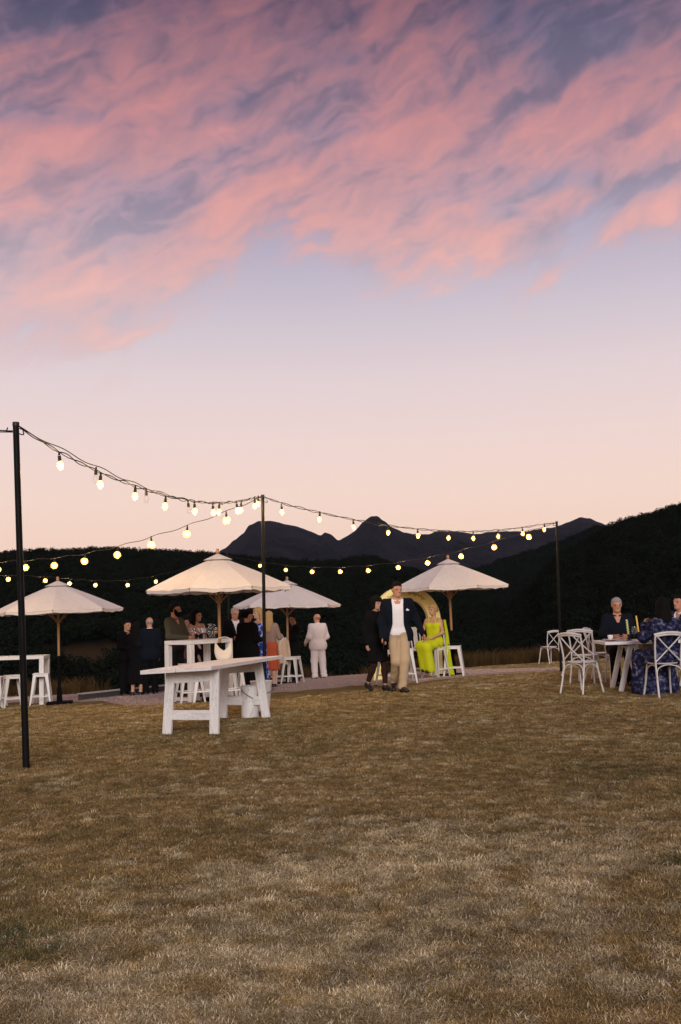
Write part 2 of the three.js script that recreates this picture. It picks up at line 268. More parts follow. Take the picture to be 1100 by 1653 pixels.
// ------------------------------------------------------------------ hills and mountain
const ridge = (pts) => { const q = pts.map(([x, y]) => azel(x, y)); return (az) => { if (az <= q[0][0]) return q[0][1]; for (let i = 1; i < q.length; i++) if (az <= q[i][0]) { const t = (az - q[i - 1][0]) / (q[i][0] - q[i - 1][0]), s = t * t * (3 - 2 * t); return lerp(q[i - 1][1], q[i][1], lerp(t, s, 0.5)); } return q[q.length - 1][1]; }; };
const hillHeights = {};
function hill(name, o) {
  const h = (az, r) => {
    const top = EYE + o.R1 * Math.tan(o.ridge(az) * R) - o.canopy, t = (r - o.R0) / (o.R1 - o.R0);
    let y = r <= o.R1 ? lerp(o.floor, top, Math.pow(clamp(t, 0, 1), o.ease)) : lerp(top, o.floor, sstep(0, 1, (r - o.R1) / (o.R2 - o.R1)));
    const x = Math.sin(az * R) * r, z = -Math.cos(az * R) * r, w = Math.sin(Math.PI * clamp(t, 0, 1));
    y += w * o.rough * (top - o.floor) * (fbm(x * o.f, 3.3, z * o.f, 5) + 0.5 * fbm(az * 0.6, r * o.f * 0.6, 2, 4)) ;
    return y;
  };
  hillHeights[name + o.R1] = h;
  const NA = o.na, NR = o.nr, pos = [], colr = [], idx = [], uv = [];
  for (let i = 0; i <= NA; i++) { const az = lerp(o.az[0], o.az[1], i / NA); for (let j = 0; j <= NR; j++) {
    const r = j <= NR * 0.75 ? lerp(o.R0, o.R1, j / (NR * 0.75)) : lerp(o.R1, o.R2, (j - NR * 0.75) / (NR * 0.25)), x = Math.sin(az * R) * r, z = -Math.cos(az * R) * r;
    pos.push(x, h(az, r), z); uv.push(x / o.tile, z / o.tile); const c = o.paint(az, r, x, z); colr.push(...c);
  } }
  for (let i = 0; i < NA; i++) for (let j = 0; j < NR; j++) { const a = i * (NR + 1) + j, c = a + NR + 1; idx.push(a, a + 1, c, c, a + 1, c + 1); }
  const g = new THREE.BufferGeometry(); g.setAttribute('position', new THREE.Float32BufferAttribute(pos, 3)); g.setAttribute('color', new THREE.Float32BufferAttribute(colr, 3)); g.setAttribute('uv', new THREE.Float32BufferAttribute(uv, 2)); g.setIndex(idx); g.computeVertexNormals();
  struct(name, g, dull([1, 1, 1], { vertexColors: true, bumpMap: o.bump, bumpScale: o.bumpScale ?? 1 }));
  return h;
}
const scrub = texture(512, (u, v) => { const k = 0.5 + 0.3 * tileN(u, v, 24, 41) + 0.35 * tileN(u, v, 70, 43); return [k, k, k]; }, false);
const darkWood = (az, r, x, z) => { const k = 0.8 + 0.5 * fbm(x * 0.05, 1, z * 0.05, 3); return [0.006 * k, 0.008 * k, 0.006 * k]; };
const mountainPts = [[250, 930], [330, 905], [362, 886], [380, 870], [393, 862], [402, 848], [418, 841], [440, 841], [462, 846], [480, 850], [500, 858], [518, 864], [524, 859], [533, 862], [546, 872], [560, 866], [572, 858], [588, 842], [600, 834], [608, 833], [620, 840], [634, 852], [655, 861], [690, 863], [712, 856], [730, 857], [760, 861], [775, 862], [800, 858], [850, 857], [890, 852], [918, 843], [938, 835], [950, 836], [970, 844], [990, 856], [1040, 862], [1200, 880]];
const mountainRidge = ridge(mountainPts);
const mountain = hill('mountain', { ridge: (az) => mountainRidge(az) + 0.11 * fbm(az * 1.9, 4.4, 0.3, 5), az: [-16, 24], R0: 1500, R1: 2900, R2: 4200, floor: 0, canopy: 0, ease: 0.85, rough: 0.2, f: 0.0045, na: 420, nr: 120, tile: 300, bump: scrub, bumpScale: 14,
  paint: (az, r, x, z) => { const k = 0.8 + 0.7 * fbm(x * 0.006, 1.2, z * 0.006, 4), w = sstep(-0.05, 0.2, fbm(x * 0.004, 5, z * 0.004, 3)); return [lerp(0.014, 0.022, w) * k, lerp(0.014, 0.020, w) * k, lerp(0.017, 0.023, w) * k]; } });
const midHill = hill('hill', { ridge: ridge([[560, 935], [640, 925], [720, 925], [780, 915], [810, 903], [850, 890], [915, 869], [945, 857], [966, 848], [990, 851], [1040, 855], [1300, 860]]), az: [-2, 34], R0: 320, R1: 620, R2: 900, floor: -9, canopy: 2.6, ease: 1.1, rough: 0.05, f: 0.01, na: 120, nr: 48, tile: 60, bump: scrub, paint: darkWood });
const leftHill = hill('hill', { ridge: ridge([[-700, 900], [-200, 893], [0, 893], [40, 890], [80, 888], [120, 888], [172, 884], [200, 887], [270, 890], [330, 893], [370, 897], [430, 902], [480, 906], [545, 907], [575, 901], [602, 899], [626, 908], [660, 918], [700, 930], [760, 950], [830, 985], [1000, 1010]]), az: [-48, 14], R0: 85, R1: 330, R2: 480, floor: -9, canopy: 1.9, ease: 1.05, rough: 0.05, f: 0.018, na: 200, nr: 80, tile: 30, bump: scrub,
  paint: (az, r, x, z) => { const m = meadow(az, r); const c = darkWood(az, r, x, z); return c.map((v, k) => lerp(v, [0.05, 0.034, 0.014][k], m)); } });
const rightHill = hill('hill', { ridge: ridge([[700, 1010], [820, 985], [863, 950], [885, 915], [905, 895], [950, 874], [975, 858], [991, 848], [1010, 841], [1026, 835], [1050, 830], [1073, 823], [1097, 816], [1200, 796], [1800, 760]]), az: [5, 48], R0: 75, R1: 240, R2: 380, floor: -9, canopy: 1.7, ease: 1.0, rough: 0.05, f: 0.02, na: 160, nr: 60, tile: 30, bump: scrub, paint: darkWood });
function meadow(az, r) { const a = azel(60, 1020)[0], b = azel(222, 1020)[0]; return sstep(a - 0.6, a + 0.8, az) * sstep(b + 0.8, b - 0.8, az) * sstep(118, 126, r + 9 * n3(az * 0.7, 2, 5)) * sstep(150, 136, r + 9 * n3(az * 0.9, 4, 5)); }
{
  // one wooded crown: a rough core of small leaf sprays with gaps, varied by turning, stretching and tinting
  const spray = (n, lobes) => { const pos = []; const L = []; for (let i = 0; i < lobes; i++) L.push([rr(-0.3, 0.3), rr(0.3, 0.78), rr(-0.3, 0.3), rr(0.2, 0.34)]);
    for (let i = 0; i < n; i++) { const l = L[i % lobes], d = V(rr(-1, 1), rr(-1, 1), rr(-1, 1)).normalize().multiplyScalar(l[3] * Math.pow(rnd(), 0.35)), c = V(l[0] + d.x, l[1] + d.y, l[2] + d.z), s = rr(0.05, 0.12); for (let k = 0; k < 3; k++) pos.push(c.x + rr(-s, s), c.y + rr(-s, s), c.z + rr(-s, s)); }
    pos.push(-0.03, -0.3, 0, 0.03, -0.3, 0, 0, 0.6, 0, 0, -0.3, -0.03, 0, -0.3, 0.03, 0, 0.6, 0);
    const g = new THREE.BufferGeometry(); g.setAttribute('position', new THREE.Float32BufferAttribute(pos, 3)); g.computeVertexNormals(); return g; };
  const kinds = [spray(170, 5), spray(170, 7), spray(150, 4)], mat = dull([1, 1, 1]), m = new THREE.Matrix4(), c = new THREE.Color();
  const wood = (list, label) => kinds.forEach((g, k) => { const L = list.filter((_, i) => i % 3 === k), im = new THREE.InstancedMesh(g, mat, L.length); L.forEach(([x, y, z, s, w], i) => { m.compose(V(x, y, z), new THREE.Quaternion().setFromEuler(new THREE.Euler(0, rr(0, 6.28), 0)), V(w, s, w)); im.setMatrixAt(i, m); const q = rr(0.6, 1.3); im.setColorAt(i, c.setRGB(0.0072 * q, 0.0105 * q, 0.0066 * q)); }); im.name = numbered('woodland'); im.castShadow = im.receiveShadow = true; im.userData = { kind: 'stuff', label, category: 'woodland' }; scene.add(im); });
  const cover = (h, az0, az1, r0, r1, n, size, skip) => { const out = []; for (let i = 0; i < n; i++) { const az = rr(az0, az1), r = Math.sqrt(lerp(r0 * r0, r1 * r1, rnd())); if (skip && skip(az, r) > 0.4) continue; const s = size * rr(0.75, 1.25); out.push([Math.sin(az * R) * r, h(az, r) - 0.2, -Math.cos(az * R) * r, s, s * rr(0.8, 1.2)]); } return out; };
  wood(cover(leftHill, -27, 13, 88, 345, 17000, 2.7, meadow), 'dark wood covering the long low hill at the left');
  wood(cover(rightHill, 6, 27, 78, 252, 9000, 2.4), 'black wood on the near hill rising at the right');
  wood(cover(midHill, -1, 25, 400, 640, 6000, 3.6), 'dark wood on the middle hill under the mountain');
  // undergrowth in the dip just behind the guests
  const under = []; for (let i = 0; i < 900; i++) { const D = rr(48, 95), x = rr(-0.45, 0.45) * D; if (n3(x * 0.12, 3, D * 0.12) < -0.15) continue; const s = rr(0.9, 1.8) * (D / 60); under.push([x, ground(x, -D) - 0.2, -D, s, s * rr(0.9, 1.5)]); }
  wood(under, 'dark undergrowth in the dip behind the party');
}

// ------------------------------------------------------------------ materials of the things
const grain = texture(256, (u, v) => { const spot = sstep(0.32, 0.5, tileN(u, v, 26, 71)) * 0.28 + sstep(0.3, 0.45, tileN(u, v * 0.15, 70, 73)) * 0.16, k = 0.9 + 0.16 * tileN(u, v, 5, 51) + 0.1 * tileN(u, v * 0.2, 60, 53) - spot; return [k, k * (1 - spot * 0.06), k * (1 - spot * 0.16)]; });
const roughMap = texture(256, (u, v) => { const k = 0.7 + 0.35 * tileN(u, v, 22, 55); return [k, k, k]; }, false);
const weave = texture(256, (u, v) => { const k = 0.5 + 0.25 * Math.sin(u * 2 * Math.PI * 60) + 0.25 * Math.sin(v * 2 * Math.PI * 60) + 0.3 * tileN(u, v, 8, 57); return [k, k, k]; }, false);
const M = {
  whitePaint: std([0.80, 0.79, 0.78], 0.55, { map: grain, roughnessMap: roughMap }),
  whiteMetal: phys([0.78, 0.77, 0.76], 0.4, { clearcoat: 0.3, clearcoatRoughness: 0.35, map: grain }),
  chairWhite: std([0.66, 0.64, 0.63], 0.5, { map: grain, roughnessMap: roughMap }),
  pole: phys([0.004, 0.0045, 0.004], 0.8, { specularIntensity: 0.25, roughnessMap: roughMap }),
  cable: std([0.012, 0.011, 0.010], 0.7),
  teak: std([0.36, 0.19, 0.075], 0.55, { map: grain, roughnessMap: roughMap }),
  canvas: phys([0.70, 0.665, 0.65], 0.95, { map: texture(256, (u, v) => { const k = 0.97 + 0.05 * tileN(u, v, 4, 61) + 0.06 * tileN(u, v, 15, 63); return [k, k, k * 0.98]; }), transmission: 0.12, thickness: 0, bumpMap: weave, bumpScale: 0.001 }),
  black: dull([0.005, 0.005, 0.0055]), darkMetal: std([0.02, 0.02, 0.02], 0.5, { metalness: 0.4 }),
  haloGlass: std([0.5, 0.3, 0.1], 0.3, { emissive: new THREE.Color().setRGB(1, 0.46, 0.12), emissiveIntensity: 1.0, transparent: true, opacity: 0.42 }),  // amber emission in the glass stands for the halo round a lit bulb
  bulbFar: std([0.9, 0.7, 0.4], 0.4, { emissive: new THREE.Color().setRGB(1, 0.72, 0.34), emissiveIntensity: 3.2 }),
  bulb: std([0.9, 0.7, 0.4], 0.4, { emissive: new THREE.Color().setRGB(1, 0.80, 0.46), emissiveIntensity: 3.2 }),
  deadBulb: phys([1, 0.98, 0.95], 0.05, { transmission: 1, thickness: 0 }),
  glass: phys([1, 1, 1], 0.02, { transmission: 1, thickness: 0, ior: 1.5 }),
  yellowPaint: std([0.88, 0.77, 0.34], 0.7, { map: grain }),
  cream: std([0.72, 0.64, 0.52], 0.85, { bumpMap: weave, bumpScale: 0.0015 }),
  beam: std([0.05, 0.045, 0.04], 0.9, { map: grain }), beamTop: std([0.42, 0.40, 0.38], 0.8, { map: grain }),
  candle: std([0.80, 0.55, 0.10], 0.5), candleGreen: std([0.62, 0.66, 0.28], 0.5), napkin: std([0.55, 0.30, 0.30], 0.9), china: phys([0.8, 0.8, 0.8], 0.15, { clearcoat: 0.6 }),
  wine: phys([0.35, 0.05, 0.06], 0.1, {}), beer: phys([0.8, 0.45, 0.12], 0.1, { transmission: 0.5, thickness: 0 }),
  orange: std([0.62, 0.13, 0.05], 0.8), tan: std([0.52, 0.40, 0.28], 0.9), leaf: std([0.35, 0.22, 0.12], 0.9), green: std([0.06, 0.1, 0.04], 0.9), petal: std([0.75, 0.72, 0.72], 0.9),
};

// ------------------------------------------------------------------ light poles and their strings of bulbs
const P1 = V(...stand(43, 9.0)), P2 = V(...stand(428, 15.0)), P3 = V(...stand(906, 20.4)), P4 = V(...stand(372, 36)), P5 = V(-11.6, 0, -22.4); P5.y = ground(P5.x, P5.z);
function lightPole(label, base, top, r) {
  const p = thing('light_pole', label, 'pole', [base.x, base.y, base.z], 0, 'poles carrying the strings of lights'), t = top.clone().sub(base);
  part('pole', [rod([0, -0.05, 0], t, r, r * 0.9, 20)], M.pole, p);
  part('cap', [new THREE.CylinderGeometry(r * 0.98, r * 1.02, 0.035, 20).translate(t.x, t.y + 0.014, t.z)], M.darkMetal, p);
  part('hook', [tube([[t.x * 0.99 - r, t.y * 0.985, t.z], [t.x - r - 0.05, t.y * 0.985 - 0.01, t.z + 0.01], [t.x - r - 0.045, t.y * 0.985 + 0.03, t.z]], 0.006, 10, 6)], M.darkMetal, p);
  part('hook', [tube([[t.x + r, t.y * 0.975, t.z], [t.x + r + 0.04, t.y * 0.972, t.z], [t.x + r + 0.035, t.y * 0.985, t.z]], 0.006, 10, 6)], M.darkMetal, p);
  return top;
}
const over = (px, py, depth) => { const d = ray(px, py); return camera.position.clone().addScaledVector(d, -depth / d.z); };
const T1 = lightPole('tall black light pole nearest the camera, standing on the lawn at the left edge', P1, over(26, 687, 9.0), 0.031);
const T2 = lightPole('black light pole rising behind the white trestle table', P2, over(424.5, 802, 15.0), 0.027);
const T3 = lightPole('dark light pole standing out against the right hill, left of the dining table', P3, over(899, 844, 20.4), 0.026);
const T4 = lightPole('black light pole mostly hidden behind the large middle umbrella', P4, over(368, 898, 36), 0.05);
const T5 = P5.clone().add(V(0, 3.1, 0));
const socketGeo = merge([new THREE.CylinderGeometry(0.016, 0.018, 0.052, 12).translate(0, -0.034, 0), new THREE.CylinderGeometry(0.008, 0.012, 0.03, 8).translate(0, 0.012, 0)]);
const bulbGeo = lathe([[0.0, -0.165], [0.014, -0.160], [0.030, -0.142], [0.038, -0.118], [0.036, -0.098], [0.027, -0.076], [0.019, -0.060], [0.0, -0.058]], 16);
const globeGeo = merge([new THREE.SphereGeometry(0.06, 18, 14).translate(0, -0.118, 0)]), globeCore = merge([new THREE.SphereGeometry(0.042, 16, 12).translate(0, -0.118, 0)]);  // far globes enlarged so their glow takes in the halo
bulbGeo.translate(0, 0.06, 0).scale(0.88, 0.88, 0.88).translate(0, -0.06, 0);
const coreGeo = lathe([[0, -0.146], [0.012, -0.142], [0.021, -0.126], [0.022, -0.112], [0.017, -0.096], [0.009, -0.082], [0, -0.08]], 14);
function stringLight(label, A, B, marks, o = {}) {     // marks: bulbs as seen in the photograph, laid on the upright plane between the two poles
  const g = thing('string_light', label, 'string lights', [A.x, A.y, A.z], 0, 'strings of light bulbs between the poles');
  const hung = marks.map(([px, py, off]) => { const q = inPlane(px, py, A, B); if (o.nudge) q.add(o.nudge); q.y += 0.115; return { q, off }; });
  const local = (v) => v.clone().sub(A);
  const path = [A, ...hung.map((h) => h.q), B].map(local);
  const smooth = path.map((p, i) => (i && i < path.length - 1 ? p.clone().multiplyScalar(0.5).addScaledVector(path[i - 1].clone().add(path[i + 1]), 0.25).add(V(0, 0.012, 0)) : p));
  const curve = new THREE.CatmullRomCurve3(smooth), pts = [], pts2 = [];
  for (let i = 0; i <= 120; i++) { const p = curve.getPoint(i / 120), w = i * 0.62; pts.push(p.clone().add(V(0, Math.cos(w) * 0.012, Math.sin(w) * 0.012))); pts2.push(p.clone().add(V(0, -Math.cos(w) * 0.014 + 0.006 * Math.sin(i * 0.9), -Math.sin(w) * 0.012))); }
  part('cable', [new THREE.TubeGeometry(new THREE.CatmullRomCurve3(pts), 240, o.r ?? 0.0055, 6), ...(o.single ? [] : [new THREE.TubeGeometry(new THREE.CatmullRomCurve3(pts2), 240, o.r ?? 0.0055, 6)])], M.cable, g);
  hung.forEach(({ q, off }) => {
    const h = local(q), swing = rr(-0.12, 0.12);
    const s = part('bulb_socket', [socketGeo], M.cable, g); s.position.copy(h); s.rotation.set(swing, 0, swing * 0.7);
    const b = part('light_bulb', [o.globe ? globeGeo : bulbGeo], off ? M.deadBulb : M.haloGlass, s);
    if (off) { b.userData.label = 'clear unlit bulb'; return; }
    b.castShadow = false;
    part('glowing_filament', [o.globe ? globeCore : coreGeo], o.globe ? M.bulbFar : M.bulb, s).castShadow = false;
    const l = new THREE.PointLight(new THREE.Color().setRGB(1, 0.62, 0.25), o.power ?? 0.8); l.position.set(0, -0.115, 0); l.castShadow = true; l.shadow.radius = 1.5; s.add(l);
  });
  return g;
}
stringLight('string of bright bulbs sagging from the near left pole to the middle pole', T1, T2, [[96, 753], [163, 784], [219, 803], [268, 819], [314.5, 827], [354.6, 828], [390, 825], [417.6, 815]]);
stringLight('second string twisted round the nearest span, lit only near the middle pole', T1, T2, [[152, 776, 1], [233, 808, 1], [301, 826, 1], [341, 829.5], [379.5, 826], [408.6, 818.5]], { single: true, nudge: V(0.03, 0, 0.03) });
stringLight('string of bulbs falling from the middle pole leftwards in front of the dark hill', T2, T5, [[365.8, 840], [303, 862], [244.5, 879], [190, 895.5], [138, 906], [88, 912.5], [41, 916], [-3, 919], [-50, 918], [-95, 914]], { single: true, globe: true });
stringLight('string of bulbs across the mountain from the middle pole to the right pole', T2, T3, [[455, 828], [517, 839.5], [571, 852], [627.4, 861], [674.7, 866], [724.8, 869.5], [764.5, 870], [805, 867], [844, 862.5], [879.6, 856]]);
stringLight('string of small bulbs running low behind the right umbrella and walking man', T3, T4, [[854, 866.5], [798, 883.5], [745, 898], [690.5, 908.5], [643.5, 916], [595, 921], [549.5, 923], [504.5, 923], [462, 920], [420.5, 913]], { single: true, power: 1.2, globe: true });
stringLight('string of small bulbs low against the left hill behind the left umbrella', T4, T5, [[252, 939], [206, 944.5], [154, 944.5], [113, 942], [72.5, 937.5], [13.5, 935]], { single: true, power: 1.2, globe: true });
{
  const g = thing('overhead_cable', 'bare cable leaving the top of the near left pole towards the left', 'cable', [T1.x, T1.y - 0.05, T1.z]);
  part('cable', [tube([[-0.03, 0, 0], [-0.5, -0.01, 0.3], [-1.6, 0.08, 1.0], [-3, 0.3, 2]], 0.006, 40, 6), tube([[-0.03, -0.01, 0], [-0.3, -0.03, 0.2], [-0.7, 0.0, 0.42], [-1.7, 0.09, 1.05], [-3, 0.3, 2]], 0.005, 40, 6)], M.cable, g);
}

// ------------------------------------------------------------------ umbrellas
let kk = 0;
function umbrella(label, pos, turn, lean) {
  kk += 3.7;
  const g = thing('market_umbrella', label, 'umbrella', pos, turn, 'cream market umbrellas'), Rr = 1.32, H = 2.48, drop = 0.565, N = 8;
  g.rotation.z = lean;
  const P = (k, t) => { const a = (k / N) * Math.PI * 2, r = Rr * t; return V(Math.cos(a) * r, H - drop * (t * 0.88 + 0.12 * t * t), Math.sin(a) * r); };
  const canopyPiece = (k) => {       // one cloth panel, drawn in a little between its ribs
    const pos = [], uv = [], idx = [], n = 12, m = 8;
    for (let i = 0; i <= n; i++) for (let j = 0; j <= m; j++) {
      const t = lerp(0.045, 1, i / n), w = j / m, p = P(k, t).lerp(P(k + 1, t), w), s = 4 * w * (1 - w);
      p.y -= 0.035 * s * t * t * (1.1 - 0.4 * t) + s * (0.010 * Math.sin(w * 19 + k * 2.3 + kk + t * 3) * t + 0.012 * n3(w * 3 + k * 5 + kk, t * 5, kk)); const inn = 1 - 0.035 * s * t * t; p.x *= inn; p.z *= inn; pos.push(p.x, p.y, p.z); uv.push(w * t, t);
    }
    for (let i = 0; i < n; i++) for (let j = 0; j < m; j++) { const a = i * (m + 1) + j, b = a + m + 1; idx.push(a, a + 1, b, b, a + 1, b + 1); }
    // turned-down hem
    const q = []; for (let j = 0; j <= m; j++) { const i0 = n * (m + 1) + j; q.push([pos[i0 * 3], pos[i0 * 3 + 1], pos[i0 * 3 + 2]]); }
    const o = pos.length / 3; q.forEach((p, j) => { pos.push(p[0] * 0.996, p[1] - 0.001, p[2] * 0.996, p[0] * 0.99, p[1] - 0.055 - 0.008 * Math.sin(j * 2.1 + k), p[2] * 0.99); uv.push(j / m, 1, j / m, 1.05); });
    for (let j = 0; j < m; j++) { const a = o + j * 2; idx.push(a, a + 2, a + 1, a + 1, a + 2, a + 3); }
    const geo = new THREE.BufferGeometry(); geo.setAttribute('position', new THREE.Float32BufferAttribute(pos, 3)); geo.setAttribute('uv', new THREE.Float32BufferAttribute(uv, 2)); geo.setIndex(idx); geo.computeVertexNormals(); return geo;
  };
  for (let k = 0; k < N; k++) {
    part('canopy_panel', [canopyPiece(k)], M.canvas, g);
    const a = P(k, 0.05).add(V(0, -0.022, 0)), b = P(k, 0.5).add(V(0, -0.022, 0)), c = P(k, 1.0).add(V(0, -0.02, 0));
    part('rib', [beam(a.toArray(), b.toArray(), 0.016, 0.024, V(0, 1, 0)), beam(b.toArray(), c.clone().multiply(V(1.004, 1, 1.004)).toArray(), 0.016, 0.024, V(0, 1, 0)), beam(P(k, 0.45).add(V(0, -0.035, 0)).toArray(), [Math.cos(k / N * 6.2832) * 0.05, H - 0.78, Math.sin(k / N * 6.2832) * 0.05], 0.014, 0.02, V(0.3, 1, 0.1))], M.teak, g);
  }
  const vent = []; for (let k = 0; k < N; k++) { const a = k / N * Math.PI * 2, b = (k + 1) / N * Math.PI * 2, r = 0.27; vent.push(0, H + 0.05, 0, Math.cos(b) * r, H - 0.065, Math.sin(b) * r, Math.cos(a) * r, H - 0.065, Math.sin(a) * r); }
  const vg = new THREE.BufferGeometry(); vg.setAttribute('position', new THREE.Float32BufferAttribute(vent, 3)); vg.computeVertexNormals();
  part('vent_cap', [vg], M.canvas, g);
  part('finial', [lathe([[0, H + 0.135], [0.02, H + 0.13], [0.03, H + 0.11], [0.022, H + 0.085], [0.034, H + 0.07], [0.034, H + 0.05], [0, H + 0.05]], 12)], M.teak, g);
  part('hub', [new THREE.CylinderGeometry(0.055, 0.05, 0.07, 16).translate(0, H - 0.78, 0)], M.teak, g);
  part('collar', [new THREE.CylinderGeometry(0.05, 0.055, 0.06, 16).translate(0, H - 0.06, 0)], M.teak, g);
  part('pole', [rod([0, 0.95, 0], [0, H + 0.06, 0], 0.026, 0.026, 16)], M.teak, g);
  part('lower_pole', [rod([0, 0.04, 0], [0, 0.98, 0], 0.031, 0.031, 16)], M.black, g);
  part('base', [new THREE.CylinderGeometry(0.045, 0.06, 0.3, 16).translate(0, 0.19, 0), box(0.5, 0.05, 0.5, 0, 0.025, 0, 0.01)], M.black, g);
  return g;
}
umbrella('cream umbrella at the far left above the white bar table with stools', stand(96.5, 20.6), 0.2, 0.012);
umbrella('large cream umbrella in the middle over the guests and the tall white bar table', stand(357.5, 17.3), 0.55, 0.006);
umbrella('smaller looking cream umbrella farther back, partly behind the middle umbrella', stand(465.5, 24.4), 0.1, -0.014);
umbrella('cream umbrella on the right above the woman in the lime dress', stand(733, 21.6), 0.35, 0.01);

// ------------------------------------------------------------------ white trestle table and buckets in front
{
  const g = thing('trestle_table', 'long white trestle table standing alone on the lawn in front of the bar', 'table', [-1.46, ground(-1.46, -12), -12.0], -16 * R);
    const H = 0.70;
  const lean = 0.042, dy = (x) => lean * x;      // the loose top sits a little lower at the left
  for (const x of [-0.305, 0.123]) { const t = part('tabletop_board', [box(0.424, 0.045, 2.3, 0, 0, 0, 0.006)], M.whitePaint, g); t.position.set(x, H + 0.024 + dy(x), -0.02); t.rotation.z = Math.atan(lean); }
  for (const [z0, bl, br, tl, tr] of [[0.84, -0.315, 0.255, -0.285, 0.25], [-0.84, -0.355, 0.235, -0.335, 0.115]]) {
    const zb = z0 + 0.05, at = (y) => lerp(zb, z0, y / H), xl = (y) => lerp(bl, tl, y / H), xr = (y) => lerp(br, tr, y / H);
    part('leg', [beam([bl, 0, zb], [tl, H - 0.004 + dy(tl), z0], 0.108, 0.04, V(0, 0, 1))], M.whitePaint, g);
    part('leg', [beam([br, 0, zb], [tr, H - 0.004 + dy(tr), z0], 0.108, 0.04, V(0, 0, 1))], M.whitePaint, g);
    part('top_rail', [beam([xl(H - 0.07) + 0.05, H - 0.068 + dy(tl), at(H - 0.07)], [xr(H - 0.07) - 0.05, H - 0.068 + dy(tr), at(H - 0.07)], 0.12, 0.032, V(0, 0, 1))], M.whitePaint, g);
    part('stretcher', [beam([xl(0.215) + 0.05, 0.215, at(0.215)], [xr(0.215) - 0.05, 0.215, at(0.215)], 0.108, 0.032, V(0, 0, 1))], M.whitePaint, g);
  }
  for (const z0 of [0.80, -0.80]) for (const x of [0.15, -0.2]) part('hinge', [box(0.06, 0.02, 0.05, x, H - 0.014 + dy(x), z0 - 0.03, 0.004)], M.darkMetal, g);
}
function bucket(label, px, depth, r0, r1, h) {
  const g = thing('bucket', label, 'bucket', stand(px, depth), 0.6, 'white buckets by the trestle table');
  part('body', [lathe([[0, 0.003], [r0, 0.003], [r0 + 0.004, 0.012], [lerp(r0, r1, 0.5), h * 0.5], [lerp(r0, r1, 0.52) + 0.004, h * 0.52], [lerp(r0, r1, 0.55), h * 0.55], [r1, h], [r1 - 0.006, h], [lerp(r0, r1, 0.5) - 0.006, h * 0.5], [r0 - 0.006, 0.015], [0, 0.015]], 32)], M.whiteMetal, g);
  part('rim', [new THREE.TorusGeometry(r1, 0.006, 8, 36).rotateX(Math.PI / 2).translate(0, h, 0)], M.whiteMetal, g);
  part('handle', [tube([[r1, h - 0.03, 0], [r1 + 0.01, h - 0.06, 0.05], [r1 * 0.6, h - 0.12, r1 * 0.95], [0, h - 0.15, r1 * 1.04], [-r1 * 0.6, h - 0.12, r1 * 0.95], [-r1 - 0.01, h - 0.06, 0.05], [-r1, h - 0.03, 0]], 0.004, 30, 6)], M.darkMetal, g);
  return g;
}
bucket('white bucket standing under the far end of the trestle table', 404, 12.85, 0.105, 0.115, 0.40);
bucket('tapered white bucket just right of the trestle table, behind its leg', 423, 13.7, 0.10, 0.15, 0.40);

// ------------------------------------------------------------------ bar tables and stools
function barTable(label, pos, turn, L, W, H = 1.07) {
  const g = thing('bar_table', label, 'table', pos, turn, 'tall white bar tables'), s = 0.095;
  part('tabletop', [box(L, 0.07, W, 0, H - 0.035, 0, 0.006)], M.whitePaint, g);
  for (const a of [1, -1]) for (const b of [1, -1]) part('leg', [box(s, H - 0.072, s, a * (L / 2 - s / 2), (H - 0.072) / 2, b * (W / 2 - s / 2), 0.006)], M.whitePaint, g);
  for (const a of [1, -1]) part('foot_rail', [box(0.05, 0.06, W - 2 * s - 0.004, a * (L / 2 - s / 2), 0.06, 0, 0.004)], M.whitePaint, g);
  return g;
}
barTable('tall white bar table with glasses on it under the middle umbrella', stand(323, 17.9), 52.6 * R, 1.05, 0.66);
barTable('tall white bar table at the left edge below the left umbrella', stand(8, 21.2), 4 * R, 1.75, 0.6);

